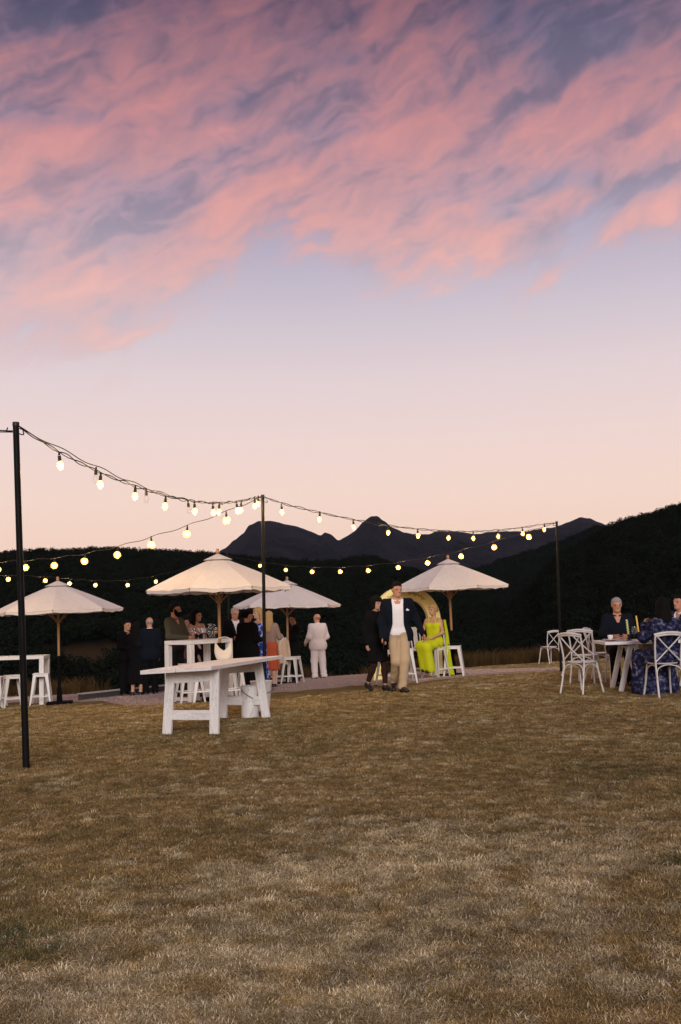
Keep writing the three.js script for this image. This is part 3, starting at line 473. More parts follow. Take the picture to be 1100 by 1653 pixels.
function makeStool(name, label, back) {   // pressed sheet-metal stool
  const g = thing(name, label, 'stool', [0, 0, 0]), H = 0.66, t = 0.155, b = 0.225;
  part('seat', [box(0.325, 0.022, 0.325, 0, H - 0.011, 0, 0.010), box(0.30, 0.05, 0.012, 0, H - 0.045, 0.148, 0.004), box(0.30, 0.05, 0.012, 0, H - 0.045, -0.148, 0.004), box(0.012, 0.05, 0.30, 0.148, H - 0.045, 0, 0.004), box(0.012, 0.05, 0.30, -0.148, H - 0.045, 0, 0.004)], M.whiteMetal, g);
  for (const x of [1, -1]) for (const z of [1, -1]) {
    const leg = [];   // an angle section: two tapering faces
    for (const q of [0, 1]) {
      const w0 = 0.072, w1 = 0.034, T = V(x * t, H - 0.02, z * t), B = V(x * b, 0.012, z * b), d = q ? V(-x, 0, 0) : V(0, 0, -z), n = q ? V(0, 0, z) : V(x, 0, 0), th = 0.007, v = [];
      const c = [T, T.clone().addScaledVector(d, w0), B.clone().addScaledVector(d, w1), B], f = [...c.map((p) => p.clone()), ...c.map((p) => p.clone().addScaledVector(n, -th))];
      for (const i of [0, 1, 2, 0, 2, 3, 4, 6, 5, 4, 7, 6, 0, 4, 5, 0, 5, 1, 1, 5, 6, 1, 6, 2, 2, 6, 7, 2, 7, 3, 3, 7, 4, 3, 4, 0]) v.push(...f[i].toArray());
      const geo = new THREE.BufferGeometry(); geo.setAttribute('position', new THREE.Float32BufferAttribute(v, 3)); geo.computeVertexNormals(); leg.push(geo);
    }
    const l = part('leg', leg, M.whiteMetal, g);
    part('foot', [box(0.036, 0.014, 0.036, x * (b - 0.014), 0.007, z * (b - 0.014), 0.004)], M.black, l);
  }
  const k = lerp(b, t, 0.27) - 0.012;
  for (const s of [1, -1]) { part('foot_bar', [box(2 * k, 0.024, 0.008, 0, 0.19, s * k, 0.003)], M.whiteMetal, g); part('foot_bar', [box(0.008, 0.024, 2 * k - 0.012, s * k, 0.20, 0, 0.003)], M.whiteMetal, g); }
  if (back) {
    part('backrest', [beam([-0.135, H - 0.02, -0.155], [-0.15, H + 0.43, -0.215], 0.03, 0.018, V(0, 0, 1)), beam([0.135, H - 0.02, -0.155], [0.15, H + 0.43, -0.215], 0.03, 0.018, V(0, 0, 1)), beam([-0.165, H + 0.42, -0.214], [0.165, H + 0.42, -0.214], 0.06, 0.018, V(0, 0, 1), 0.008)], M.whiteMetal, g);
    part('splat', [beam([0, H - 0.01, -0.157], [0, H + 0.40, -0.211], 0.13, 0.008, V(0, 0, 1))], M.whiteMetal, g);
  }
  return g;
}
let stoolProto = null, backProto = null;
function stool(label, px, depth, turn, back, group) {
  const pos = stand(px, depth);
  if (back) { if (!backProto) { backProto = makeStool('high_back_stool', label, true); backProto.position.set(...pos); backProto.rotation.y = turn; backProto.userData.group = group; return backProto; } return copyOf(backProto, pos, turn, label, group); }
  if (!stoolProto) { stoolProto = makeStool('metal_stool', label, false); stoolProto.position.set(...pos); stoolProto.rotation.y = turn; stoolProto.userData.group = group; return stoolProto; }
  return copyOf(stoolProto, pos, turn, label, group);
}
const SG = 'white metal bar stools', BG = 'white metal bar stools with a backrest';
stool('white metal stool under the left bar table, nearest its right end', 67, 20.9, 0.2, false, SG);
stool('white metal stool under the left bar table, just left of the near black pole', 21, 20.6, 0.5, false, SG);
stool('white metal stool cut by the left edge of the picture under the left bar table', -8, 21.3, 0.1, false, SG);
stool('white metal stool left in front of the middle bar table, seen through the trestle', 307, 17.0, 0.4, false, SG);
stool('white metal stool between the bar table legs, second from the left behind the trestle table', 335, 16.9, 0.1, false, SG);
stool('white metal stool in front of the cream bag, seen above the trestle tabletop', 372, 16.7, 0.5, false, SG);
stool('white metal stool right of the cream bag, behind the far trestle', 404, 17.3, 0.2, false, SG);
const S_jacket = stool('white high-back stool with a beige jacket hung over it, under the far umbrella', 473, 24.0, 70 * R, true, BG);
const S_grey = stool('white metal stool on which the guest in the grey jacket sits', 452, 24.5, -60 * R, false, SG);
const S_lime = stool('white metal stool on which the woman in the lime dress sits', 704, 21.0, -40 * R, false, SG);
const S_right = stool('empty white high-back stool right of the woman in the lime dress', 734, 21.2, 80 * R, true, BG);
stool('white high-back stool behind the lime dress, its back showing left of her', 683, 22.2, 40 * R, true, BG);
stool('white metal stool showing between the woman in black and the walking man', 631, 18.9, 0.35, false, SG);
stool('white metal stool half hidden behind the walking man in the navy blazer', 654, 19.3, 0.1, false, SG);

// dark cushion on the empty high-back stool
{ const g = thing('seat_cushion', 'thin black cushion on the empty high-back stool', 'cushion', [S_right.position.x, S_right.position.y + 0.662, S_right.position.z], S_right.rotation.y); part('cushion', [box(0.31, 0.035, 0.29, 0, 0.018, 0.01, 0.015)], M.black, g); part('tie', [tube([[0.1, 0.015, -0.13], [0.11, -0.05, -0.17], [0.12, -0.09, -0.16]], 0.004, 8, 5)], M.black, g); part('tie', [tube([[-0.1, 0.015, -0.13], [-0.11, -0.04, -0.17], [-0.12, -0.1, -0.16]], 0.004, 8, 5)], M.black, g); }

// ------------------------------------------------------------------ yellow arch
{
  const g = thing('arch_sign', 'pale yellow painted arch with faint script behind the walking man', 'arch', stand(660, 21.9), 4 * R);
  const ro = 0.755, ri = 0.49, hh = 1.27, sh = new THREE.Shape();
  sh.moveTo(-ro, 0); sh.lineTo(-ro, hh); sh.absarc(0, hh, ro, Math.PI, 0, true); sh.lineTo(ro, 0); sh.lineTo(ri, 0); sh.lineTo(ri, hh); sh.absarc(0, hh, ri, 0, Math.PI, false); sh.lineTo(-ri, 0); sh.lineTo(-ro, 0);
  const geo = new THREE.ExtrudeGeometry(sh, { depth: 0.30, bevelEnabled: true, bevelSize: 0.006, bevelThickness: 0.006, bevelSegments: 2, curveSegments: 48 }).translate(0, 0, -0.30);
  const cv = document.createElement('canvas'); cv.width = cv.height = 1024; const c = cv.getContext('2d');
  c.fillStyle = '#f7e69a'; c.fillRect(0, 0, 1024, 1024);
  for (let i = 0; i < 1600; i++) { c.fillStyle = i % 2 ? 'rgba(255,245,200,0.10)' : 'rgba(150,120,50,0.07)'; c.fillRect(rnd() * 1024, rnd() * 1024, 2 + rnd() * 18, 1 + rnd() * 5); }
  // faint handwriting along the curve: the strokes cannot be read in the photograph
  const K = 1024 / 2, X = (x) => (x + 1) * K, Y = (y) => 1024 - (y) * K; c.strokeStyle = 'rgba(96,70,40,0.85)'; c.lineWidth = 6; c.lineCap = 'round'; c.lineJoin = 'round';
  const on = (a, r) => [X(Math.cos(a) * r), Y(hh + Math.sin(a) * r)];
  const write = (a0, a1, n, big) => { c.beginPath(); for (let i = 0; i <= n * 10; i++) { const t = i / (n * 10), l = t * n, k = Math.floor(l), f = l - k, tall = big.includes(k) ? 0.10 : 0.045; const a = lerp(a0, a1, t) + 0.02 * Math.sin(f * 6.28), p = on(a, 0.625 + tall * 0.6 * Math.sin(f * 6.28 + 0.6) * (0.8 + 0.2 * Math.sin(k * 3.1))); i ? c.lineTo(...p) : c.moveTo(...p); } c.stroke(); };
  write(2.20, 1.98, 3, [0]); write(1.48, 0.84, 9, [0, 3, 7]);
  const print = new THREE.CanvasTexture(cv); print.colorSpace = THREE.SRGBColorSpace; print.repeat.set(0.5, 0.5); print.offset.set(0.5, 0); print.magFilter = THREE.LinearFilter;
  const m = new THREE.Mesh(geo, [std([1, 1, 1], 0.75, { map: print }), M.yellowPaint]); m.name = 'arch_panel'; m.castShadow = m.receiveShadow = true; g.add(m);
  part('foot', [box(0.32, 0.03, 0.42, -0.62, 0.015, -0.15), box(0.32, 0.03, 0.42, 0.62, 0.015, -0.15)], M.yellowPaint, g);
}

// ------------------------------------------------------------------ cross-back chairs and the dining table at the right
function makeCrossBack(label) {
  const g = thing('cross_back_chair', label, 'chair', [0, 0, 0]), H = 0.46, r = 0.0135;   // faces +z, back at -z
  part('seat', [lathe([[0, H - 0.03], [0.17, H - 0.028], [0.2, H - 0.014], [0.205, H - 0.004], [0.195, H], [0, H - 0.006]], 28).scale(1.02, 1, 1)], M.chairWhite, g);
  for (const s of [1, -1]) {
    part('rear_post', [tube([[s * 0.205, 0, -0.27], [s * 0.19, 0.22, -0.215], [s * 0.183, H - 0.02, -0.178], [s * 0.19, 0.66, -0.20], [s * 0.2, 0.86, -0.255]], r, 24, 10)], M.chairWhite, g);
    part('front_leg', [tube([[s * 0.2, 0, 0.215], [s * 0.18, 0.2, 0.175], [s * 0.165, H - 0.02, 0.13]], r, 16, 10)], M.chairWhite, g);
    part('cross_brace', [tube([[s * 0.19, 0.845, -0.25], [0, 0.645, -0.21 - s * 0.012], [-s * 0.183, 0.475, -0.182]], 0.0105, 20, 8)], M.chairWhite, g);
    part('apron_hoop', [tube([[s * 0.195, 0.24, -0.22], [s * 0.17, 0.39, -0.15], [s * 0.155, 0.425, 0], [s * 0.165, 0.38, 0.12], [s * 0.182, 0.24, 0.18]], 0.0085, 20, 8)], M.chairWhite, g);
  }
  part('top_rail', [tube([[-0.215, 0.85, -0.25], [-0.1, 0.87, -0.275], [0, 0.876, -0.285], [0.1, 0.87, -0.275], [0.215, 0.85, -0.25]], 0.018, 24, 10).scale(1, 1, 1), tube([[-0.205, 0.825, -0.246], [-0.1, 0.842, -0.27], [0, 0.848, -0.279], [0.1, 0.842, -0.27], [0.205, 0.825, -0.246]], 0.014, 24, 10)], M.chairWhite, g);
  part('rear_hoop', [tube([[-0.197, 0.25, -0.225], [-0.16, 0.38, -0.192], [0, 0.432, -0.17], [0.16, 0.38, -0.192], [0.197, 0.25, -0.225]], 0.0085, 24, 8), tube([[-0.183, 0.25, 0.18], [-0.15, 0.38, 0.145], [0, 0.43, 0.135], [0.15, 0.38, 0.145], [0.183, 0.25, 0.18]], 0.0085, 24, 8)], M.chairWhite, g);
  return g;
}
let chairProto = null;
function chair(label, px, depth, turn) { const pos = stand(px, depth); if (!chairProto) { chairProto = makeCrossBack(label); chairProto.position.set(...pos); chairProto.rotation.y = turn; chairProto.userData.group = 'white cross-back dining chairs'; return chairProto; } return copyOf(chairProto, pos, turn, label, 'white cross-back dining chairs'); }
chair('white cross-back chair nearest at the left end of the dining table, its back to us', 942, 14.75, 128 * R);
chair('white cross-back chair just behind the nearest one, far left corner of the dining table', 948, 16.7, 150 * R);
chair('lone white cross-back chair far back on the grass, left of the dining group', 888, 26.6, 205 * R);
chair('white cross-back chair of which the upper corner shows left of the grey-haired guest', 975, 17.2, 60 * R);
const C_grey = chair('white cross-back chair under the seated grey-haired guest', 1003, 16.2, -6 * R);
const C_blue = chair('white cross-back chair at the right front with the guest in blue floral', 1073, 13.95, 188 * R);
const C_edge = chair('white cross-back chair at the right picture edge under the guest with the white collar', 1106, 16.2, 0 * R);
{
  const pos = stand(1040, 15.0), H = 0.73, L = 1.9, g = thing('dining_table', 'white dining table with slanted legs at the right, set with candles', 'table', [pos[0] + 0.33, pos[1], pos[2]], -3 * R, undefined);
  part('tabletop', [box(L, 0.045, 0.42, 0, H - 0.022, 0.213, 0.006), box(L, 0.045, 0.42, 0, H - 0.022, -0.213, 0.006)], M.whitePaint, g);
  for (const e of [-1, 1]) for (const z of [0.3, -0.3]) for (const s of [1, -1]) part('leg', [beam([e * 0.52 + s * 0.21, 0, z], [e * 0.52 + s * 0.03, H - 0.048, z - 0.0], 0.075, 0.024, V(0, 0, 1))], M.whitePaint, g);
  for (const e of [-1, 1]) part('cross_rail', [beam([e * 0.52, H - 0.1, -0.285], [e * 0.52, H - 0.1, 0.285], 0.02, 0.08, V(1, 0, 0))], M.whitePaint, g);
  const y = pos[1] + H, X = pos[0] + 0.33, Z = pos[2];
  const at = (px, dz) => { let x = (px - MIDX) / FOCAL * (-Z - dz); for (let i = 0; i < 4; i++) { const q = project(V(x, y, Z + dz)); x += (px - q[0]) / FOCAL * (-Z); } return [x, y + 0.002, Z + dz]; };
  const stick = (label, px, dz, h, mat, tiltz, holder) => { const t = thing('candle', label, 'candle', at(px, dz), 0, undefined); t.rotation.z = tiltz; part('candle_holder', [lathe([[0, 0], [0.045, 0], [0.042, 0.008], [0.012, 0.015], [0.009, holder * 0.6], [0.016, holder * 0.8], [0.02, holder], [0.012, holder], [0, holder * 0.97]], 20)], M.darkMetal, t);
    const wax = part('wax_stick', [lathe([[0, holder * 0.97], [0.0125, holder * 0.97], [0.013, holder + h * 0.5], [0.0105, holder + h], [0.004, holder + h + 0.004], [0, holder + h]], 14), ...(mat === M.candleGreen ? [tube([...Array(40)].map((_, i) => [Math.cos(i * 0.9) * 0.013, holder + i / 40 * h, Math.sin(i * 0.9) * 0.013]), 0.006, 120, 6)] : [])], mat, t); part('wick', [rod([0, holder + h, 0], [0.002, holder + h + 0.014, 0], 0.0015)], M.black, wax); return t; };
  stick('tall twisted yellow-green candle on the dining table, right of the grey-haired guest', 1016, 0.05, 0.22, M.candleGreen, 0.06, 0.09);
  stick('straight yellow candle leaning slightly, between the two dining guests', 1033, -0.1, 0.24, M.candle, 0.09, 0.12);
  { const t = thing('napkin', 'crumpled dusky pink napkin lying on the left of the dining table', 'napkin', at(996, 0.1)); const gg = new THREE.PlaneGeometry(0.30, 0.2, 24, 18).rotateX(-Math.PI / 2), p = gg.attributes.position; for (let i = 0; i < p.count; i++) p.setY(i, 0.012 + 0.03 * Math.abs(fbm(p.getX(i) * 9, 1, p.getZ(i) * 9, 3)) + 0.02 * Math.exp(-((p.getX(i) - 0.05) ** 2) * 200)); gg.computeVertexNormals(); part('cloth', [gg], M.napkin, t); }
  { const t = thing('plate', 'white plate on the dining table beside the pink napkin', 'plate', at(986, -0.05)); part('plate', [lathe([[0, 0.004], [0.07, 0.004], [0.085, 0.012], [0.125, 0.02], [0.127, 0.024], [0.085, 0.017], [0.07, 0.009], [0, 0.009]], 32)], M.china, t); part('cup', [lathe([[0, 0.012], [0.025, 0.012], [0.038, 0.045], [0.041, 0.085], [0.037, 0.085], [0.033, 0.045], [0, 0.02]], 24)], M.china, t); }
  wineGlass('stemmed glass on the dining table between the two candles', at(1025, 0.08), 0.4, null);
  wineGlass('stemmed glass on the dining table in front of the guest in blue', at(1050, -0.1), 0.4, null);
}
function wineGlass(label, pos, fill, mat) {
  const t = thing('wine_glass', label, 'glass', pos, 0, 'stemmed glasses');
  part('bowl', [lathe([[0.0, 0.092], [0.02, 0.098], [0.036, 0.12], [0.04, 0.15], [0.033, 0.205], [0.0315, 0.205], [0.038, 0.15], [0.034, 0.122], [0.018, 0.101], [0, 0.096]], 20)], M.glass, t);
  part('stem', [lathe([[0, 0.0], [0.034, 0.0], [0.033, 0.003], [0.006, 0.008], [0.0035, 0.03], [0.0035, 0.08], [0.007, 0.093], [0, 0.093]], 16)], M.glass, t);
  if (mat) part('drink', [lathe([[0, 0.0975], [0.016, 0.101], [0.033, 0.122], [0.0365, 0.092 + 0.1 * fill], [0, 0.092 + 0.1 * fill]], 18)], mat, t);
  return t;
}
// glasses, ice bucket and flowers on the middle bar table
const barTop = (px, depth) => { const s = stand(323, 17.9), y = s[1] + 1.07; let x = (px - MIDX) / FOCAL * depth; for (let i = 0; i < 4; i++) { const q = project(V(x, y, -depth)); x += (px - q[0]) / FOCAL * depth; } return [x, y + 0.002, -depth]; };
[[309, 17.75, 'stemmed glass nearest the left end of the tall bar table', M.wine], [315, 17.9, 'stemmed glass of amber drink second from the left on the tall bar table', M.beer], [321, 17.65, 'stemmed glass at the corner of the tall bar table', M.wine], [327, 17.95, 'stemmed glass behind the corner of the tall bar table', null], [337, 17.7, 'stemmed glass in front of the flower jar on the tall bar table', null], [349, 17.75, 'stemmed glass beside the umbrella pole on the tall bar table', M.beer]].forEach(([px, d, l, m]) => wineGlass(l, barTop(px, d), 0.45, m));
{
  const t = thing('flower_jar', 'glass jar of small white flowers on the tall bar table', 'flowers', barTop(343, 17.9));
  part('jar', [lathe([[0, 0.002], [0.05, 0.002], [0.053, 0.01], [0.053, 0.11], [0.042, 0.13], [0.042, 0.15], [0.038, 0.15], [0.038, 0.13], [0.049, 0.108], [0.049, 0.012], [0, 0.008]], 24)], M.glass, t);
  const stems = [], heads = []; for (let i = 0; i < 16; i++) { const a = rr(0, 6.28), r = rr(0.02, 0.1), h = rr(0.17, 0.27); stems.push(tube([[0, 0.02, 0], [Math.cos(a) * r * 0.3, 0.14, Math.sin(a) * r * 0.3], [Math.cos(a) * r, h, Math.sin(a) * r]], 0.002, 8, 4)); for (let k = 0; k < 5; k++) { const b = k * 1.2566 + a; heads.push(new THREE.SphereGeometry(0.009, 6, 5).scale(1, 0.45, 1).translate(Math.cos(a) * r + Math.cos(b) * 0.01, h, Math.sin(a) * r + Math.sin(b) * 0.01)); } }
  part('stems', stems, M.green, t); part('blossoms', heads, M.petal, t);
}
// cream bucket bag hanging at the right end of the bar table
{
  const b = barTop(361, 17.0), t = thing('handbag', 'cream slouchy handbag hanging from the right end of the tall bar table', 'bag', [b[0], b[1] - 0.40, b[2] + 0.03], -0.2); t.scale.setScalar(1.08);
  const pos = [], idx = [], n = 40, m = 18;
  for (let j = 0; j <= m; j++) for (let i = 0; i <= n; i++) { const a = i / n * Math.PI * 2, v = j / m, front = Math.cos(a * 2), rimH = 0.25 + 0.10 * Math.pow(Math.abs(Math.cos(a)), 3) - 0.05 * (1 - Math.abs(Math.cos(a))), rx = 0.155 * Math.sqrt(Math.sin(Math.min(1, v * 1.5 + 0.02) * Math.PI / 2)) * (1 - 0.14 * v * v), rz = 0.075 * Math.sqrt(Math.sin(Math.min(1, v * 1.6 + 0.02) * Math.PI / 2)) * (1 - 0.25 * v); pos.push(Math.cos(a) * rx, v * rimH + 0.006 * n3(a * 2, v * 5, 3), Math.sin(a) * rz + 0.006 * front * v); }
  for (let j = 0; j < m; j++) for (let i = 0; i < n; i++) { const a = j * (n + 1) + i, c = a + n + 1; idx.push(a, c, a + 1, a + 1, c, c + 1); }
  const g = new THREE.BufferGeometry(); g.setAttribute('position', new THREE.Float32BufferAttribute(pos, 3)); g.setIndex(idx); g.computeVertexNormals();
  part('body', [g], M.cream, t);
  part('strap', [tube([[-0.13, 0.33, 0], [-0.11, 0.38, -0.01], [-0.04, 0.41, -0.05], [0.04, 0.41, -0.05], [0.11, 0.38, -0.01], [0.13, 0.33, 0]], 0.007, 30, 8)], M.cream, t);
}
// low dark edging behind the path, with pale tops
{
  const a = V(...stand(130, 22.4)), b = V(...stand(272, 24.6)), L = b.clone().sub(a), n = 2;
  for (let i = 0; i < n; i++) {
    const p = a.clone().lerp(b, i / n), q = a.clone().lerp(b, (i + 0.985) / n), c = p.clone().lerp(q, 0.5), len = p.distanceTo(q);
    const t = thing('timber_edging', i ? 'low dark timber edging behind the feet of the dark-suited guests' : 'low dark timber edging with a pale top, right of the left umbrella base', 'edging', [c.x, ground(c.x, c.z) - 0.02, c.z], -Math.atan2(L.z, L.x));
    part('beam', [box(len, 0.17, 0.16, 0, 0.085, 0, 0.01)], M.beam, t); part('capping', [box(len, 0.022, 0.2, 0, 0.182, 0.0, 0.004)], M.beamTop, t);
  }
}
// stray leaves on the lawn
[[850, 1129, 'pale fallen leaf on the lawn, left of the nearest cross-back chair']].forEach(([px, py, l], i) => {
  const p = hit(px, py), t = thing('fallen_leaf', l, 'leaf', [p.x, p.y + 0.02, p.z], i * 1.7), g = new THREE.PlaneGeometry(0.14, 0.075, 12, 8).rotateX(-Math.PI / 2), q = g.attributes.position;
  for (let k = 0; k < q.count; k++) { const x = q.getX(k) / 0.07, z = q.getZ(k); q.setZ(k, z * Math.sqrt(Math.max(0.02, 1 - x * x))); q.setY(k, 0.02 * x * x + 6 * z * z); } g.computeVertexNormals();
  part('blade', [g], i === 3 ? M.green : M.leaf, t); part('stalk', [tube([[0.07, 0.02, 0], [0.09, 0.022, 0.005], [0.11, 0.012, 0.012]], 0.002, 6, 5)], M.leaf, t);
});
// beige jacket hung over the high-back stool
{
  const s = S_jacket, t = thing('hung_jacket', 'beige jacket hung over the back of a white stool under the far umbrella', 'jacket', [s.position.x, s.position.y, s.position.z], s.rotation.y);
  const pos = [], idx = [], n = 36, m = 16;
  for (let j = 0; j <= m; j++) for (let i = 0; i <= n; i++) { const a = i / n * Math.PI * 2, v = j / m, w = lerp(0.2, 0.235, v), d = lerp(0.045, 0.085, v), y = 1.11 - v * 0.62 + 0.02 * Math.sin(a * 3), sh = Math.sqrt(Math.min(1, v * 5 + 0.03)); pos.push(Math.cos(a) * w * sh * (1 - 0.0), y - 0.05 * Math.abs(Math.cos(a)) * (1 - v), -0.2 + Math.sin(a) * d * (0.3 + 0.7 * sh) + 0.02 * n3(a * 1.5, v * 4, 1) + 0.012 * Math.sin(a * 7 + v * 3) * v); }
  for (let j = 0; j < m; j++) for (let i = 0; i < n; i++) { const a = j * (n + 1) + i, c = a + n + 1; idx.push(a, a + 1, c, c, a + 1, c + 1); }
  const g = new THREE.BufferGeometry(); g.setAttribute('position', new THREE.Float32BufferAttribute(pos, 3)); g.setIndex(idx); g.computeVertexNormals();
  part('cloth', [g], M.tan, t);
  for (const e of [1, -1]) part('sleeve', [tube([[e * 0.18, 1.04, -0.2], [e * 0.245, 0.9, -0.21], [e * 0.25, 0.7, -0.19], [e * 0.235, 0.52, -0.2]], 0.045, 20, 10)], M.tan, t);
}
// ------------------------------------------------------------------ people
function surf(f, lo, hi, c) {          // surface nets over a box
  const nx = Math.ceil((hi[0] - lo[0]) / c) + 1, ny = Math.ceil((hi[1] - lo[1]) / c) + 1, nz = Math.ceil((hi[2] - lo[2]) / c) + 1, F = new Float32Array(nx * ny * nz), B = 4, id = (i, j, k) => (k * ny + j) * nx + i;
  for (let k0 = 0; k0 < nz; k0 += B) for (let j0 = 0; j0 < ny; j0 += B) for (let i0 = 0; i0 < nx; i0 += B) {
    const d = f(lo[0] + (i0 + 1.5) * c, lo[1] + (j0 + 1.5) * c, lo[2] + (k0 + 1.5) * c), skip = Math.abs(d) > c * B * 1.6 + 0.01;
    for (let k = k0; k < Math.min(nz, k0 + B); k++) for (let j = j0; j < Math.min(ny, j0 + B); j++) for (let i = i0; i < Math.min(nx, i0 + B); i++) F[id(i, j, k)] = skip ? d : f(lo[0] + i * c, lo[1] + j * c, lo[2] + k * c);
  }
  const cell = new Int32Array(nx * ny * nz).fill(-1), pos = [], idx = [];
  for (let k = 0; k < nz - 1; k++) for (let j = 0; j < ny - 1; j++) for (let i = 0; i < nx - 1; i++) {
    let mask = 0; const v = [];
    for (let q = 0; q < 8; q++) { v[q] = F[id(i + (q & 1), j + ((q >> 1) & 1), k + (q >> 2))]; if (v[q] < 0) mask |= 1 << q; }
    if (!mask || mask === 255) continue;
    let x = 0, y = 0, z = 0, n = 0;
    for (let a = 0; a < 8; a++) for (const b of [a | 1, a | 2, a | 4]) if (b !== a && ((mask >> a) & 1) !== ((mask >> b) & 1)) { const t = v[a] / (v[a] - v[b]); x += (a & 1) + t * ((b & 1) - (a & 1)); y += ((a >> 1) & 1) + t * (((b >> 1) & 1) - ((a >> 1) & 1)); z += (a >> 2) + t * ((b >> 2) - (a >> 2)); n++; }
    cell[id(i, j, k)] = pos.length / 3; pos.push(lo[0] + (i + x / n) * c, lo[1] + (j + y / n) * c, lo[2] + (k + z / n) * c);
  }
  const quad = (a, b, d, e, flip) => { if (a < 0 || b < 0 || d < 0 || e < 0) return; flip ? idx.push(a, d, b, a, e, d) : idx.push(a, b, d, a, d, e); };
  for (let k = 1; k < nz - 1; k++) for (let j = 1; j < ny - 1; j++) for (let i = 1; i < nx - 1; i++) {
    const s = F[id(i, j, k)] < 0;
    if (s !== F[id(i + 1, j, k)] < 0) quad(cell[id(i, j - 1, k - 1)], cell[id(i, j, k - 1)], cell[id(i, j, k)], cell[id(i, j - 1, k)], !s);
    if (s !== F[id(i, j + 1, k)] < 0) quad(cell[id(i - 1, j, k - 1)], cell[id(i - 1, j, k)], cell[id(i, j, k)], cell[id(i, j, k - 1)], !s);
    if (s !== F[id(i, j, k + 1)] < 0) quad(cell[id(i - 1, j - 1, k)], cell[id(i, j - 1, k)], cell[id(i, j, k)], cell[id(i - 1, j, k)], !s);
  }
  const g = new THREE.BufferGeometry(); g.setAttribute('position', new THREE.Float32BufferAttribute(pos, 3)); g.setIndex(idx); g.computeVertexNormals(); return g;
}
const smin = (a, b, k) => { const h = Math.max(k - Math.abs(a - b), 0) / k; return Math.min(a, b) - h * h * k * 0.25; };
// a list of tapered limbs [from, to, radius, radius] as one smooth field
function limbs(list, k) {
  const L = list.map(([a, b, ra, rb]) => [a[0], a[1], a[2], b[0] - a[0], b[1] - a[1], b[2] - a[2], ra, (rb ?? ra) - ra, 1 / Math.max(1e-9, (b[0] - a[0]) ** 2 + (b[1] - a[1]) ** 2 + (b[2] - a[2]) ** 2)]);
  return (x, y, z) => { let d = 1e3; for (let i = 0; i < L.length; i++) { const q = L[i], px = x - q[0], py = y - q[1], pz = z - q[2]; let t = (px * q[3] + py * q[4] + pz * q[5]) * q[8]; t = t < 0 ? 0 : t > 1 ? 1 : t; const ex = px - t * q[3], ey = py - t * q[4], ez = pz - t * q[5]; const e = Math.sqrt(ex * ex + ey * ey + ez * ez) - q[6] - t * q[7]; d = i ? smin(d, e, k) : e; } return d; };
}
const bounds = (list, pad) => { const lo = [9, 9, 9], hi = [-9, -9, -9]; for (const [a, b, ra, rb] of list) for (const [p, r] of [[a, ra], [b, rb ?? ra]]) for (let k = 0; k < 3; k++) { lo[k] = Math.min(lo[k], p[k] - r - pad); hi[k] = Math.max(hi[k], p[k] + r + pad); } return [lo, hi]; };
const mixp = (a, b, t) => [lerp(a[0], b[0], t), lerp(a[1], b[1], t), lerp(a[2], b[2], t)];
const addp = (a, b) => [a[0] + b[0], a[1] + b[1], a[2] + b[2]];
const STAND = { pelL: [0.075, 0.96, 0], pelR: [-0.075, 0.96, 0], waL: [0.06, 1.10, 0.005], waR: [-0.06, 1.10, 0.005], chL: [0.085, 1.29, 0.005], chR: [-0.085, 1.29, 0.005], shL: [0.178, 1.425, -0.01], shR: [-0.178, 1.425, -0.01], nk: [0, 1.475, -0.01], hd: [0, 1.635, 0.015],
  hipL: [0.088, 0.93, 0], hipR: [-0.088, 0.93, 0], knL: [0.1, 0.5, 0.015], knR: [-0.1, 0.5, 0.015], anL: [0.105, 0.085, -0.03], anR: [-0.105, 0.085, -0.03], toL: [0.13, 0.03, 0.13], toR: [-0.13, 0.03, 0.13],
  elL: [0.235, 1.135, -0.03], elR: [-0.235, 1.135, -0.03], wrL: [0.235, 0.89, 0.06], wrR: [-0.235, 0.89, 0.06] };
const SIT = (h) => ({ ...STAND, ...Object.fromEntries(['pelL', 'pelR', 'waL', 'waR', 'chL', 'chR', 'shL', 'shR', 'nk', 'hd', 'hipL', 'hipR'].map((k) => [k, addp(STAND[k], [0, h - 0.845, 0])])), hipL: [0.09, h + 0.085, 0.0], hipR: [-0.09, h + 0.085, 0.0], knL: [0.11, h + 0.06, 0.43], knR: [-0.11, h + 0.06, 0.43], anL: [0.11, Math.max(0.09, h - 0.38), 0.42], anR: [-0.11, Math.max(0.09, h - 0.38), 0.42], toL: [0.12, Math.max(0.03, h - 0.45), 0.57], toR: [-0.12, Math.max(0.03, h - 0.45), 0.57],
  elL: [0.24, h + 0.28, 0.06], elR: [-0.24, h + 0.28, 0.06], wrL: [0.13, h + 0.17, 0.27], wrR: [-0.13, h + 0.17, 0.27] });
const skinMat = (c) => phys(c, 0.55, { sheen: 0.2 });
const SKIN = { fair: skinMat([0.48, 0.28, 0.19]), ruddy: skinMat([0.46, 0.23, 0.145]), tan: skinMat([0.42, 0.23, 0.13]), deep: skinMat([0.36, 0.19, 0.11]) };
const CL = (c, rough = 0.95) => phys(c, rough, { specularIntensity: rough < 0.6 ? 0.8 : 0.15 });
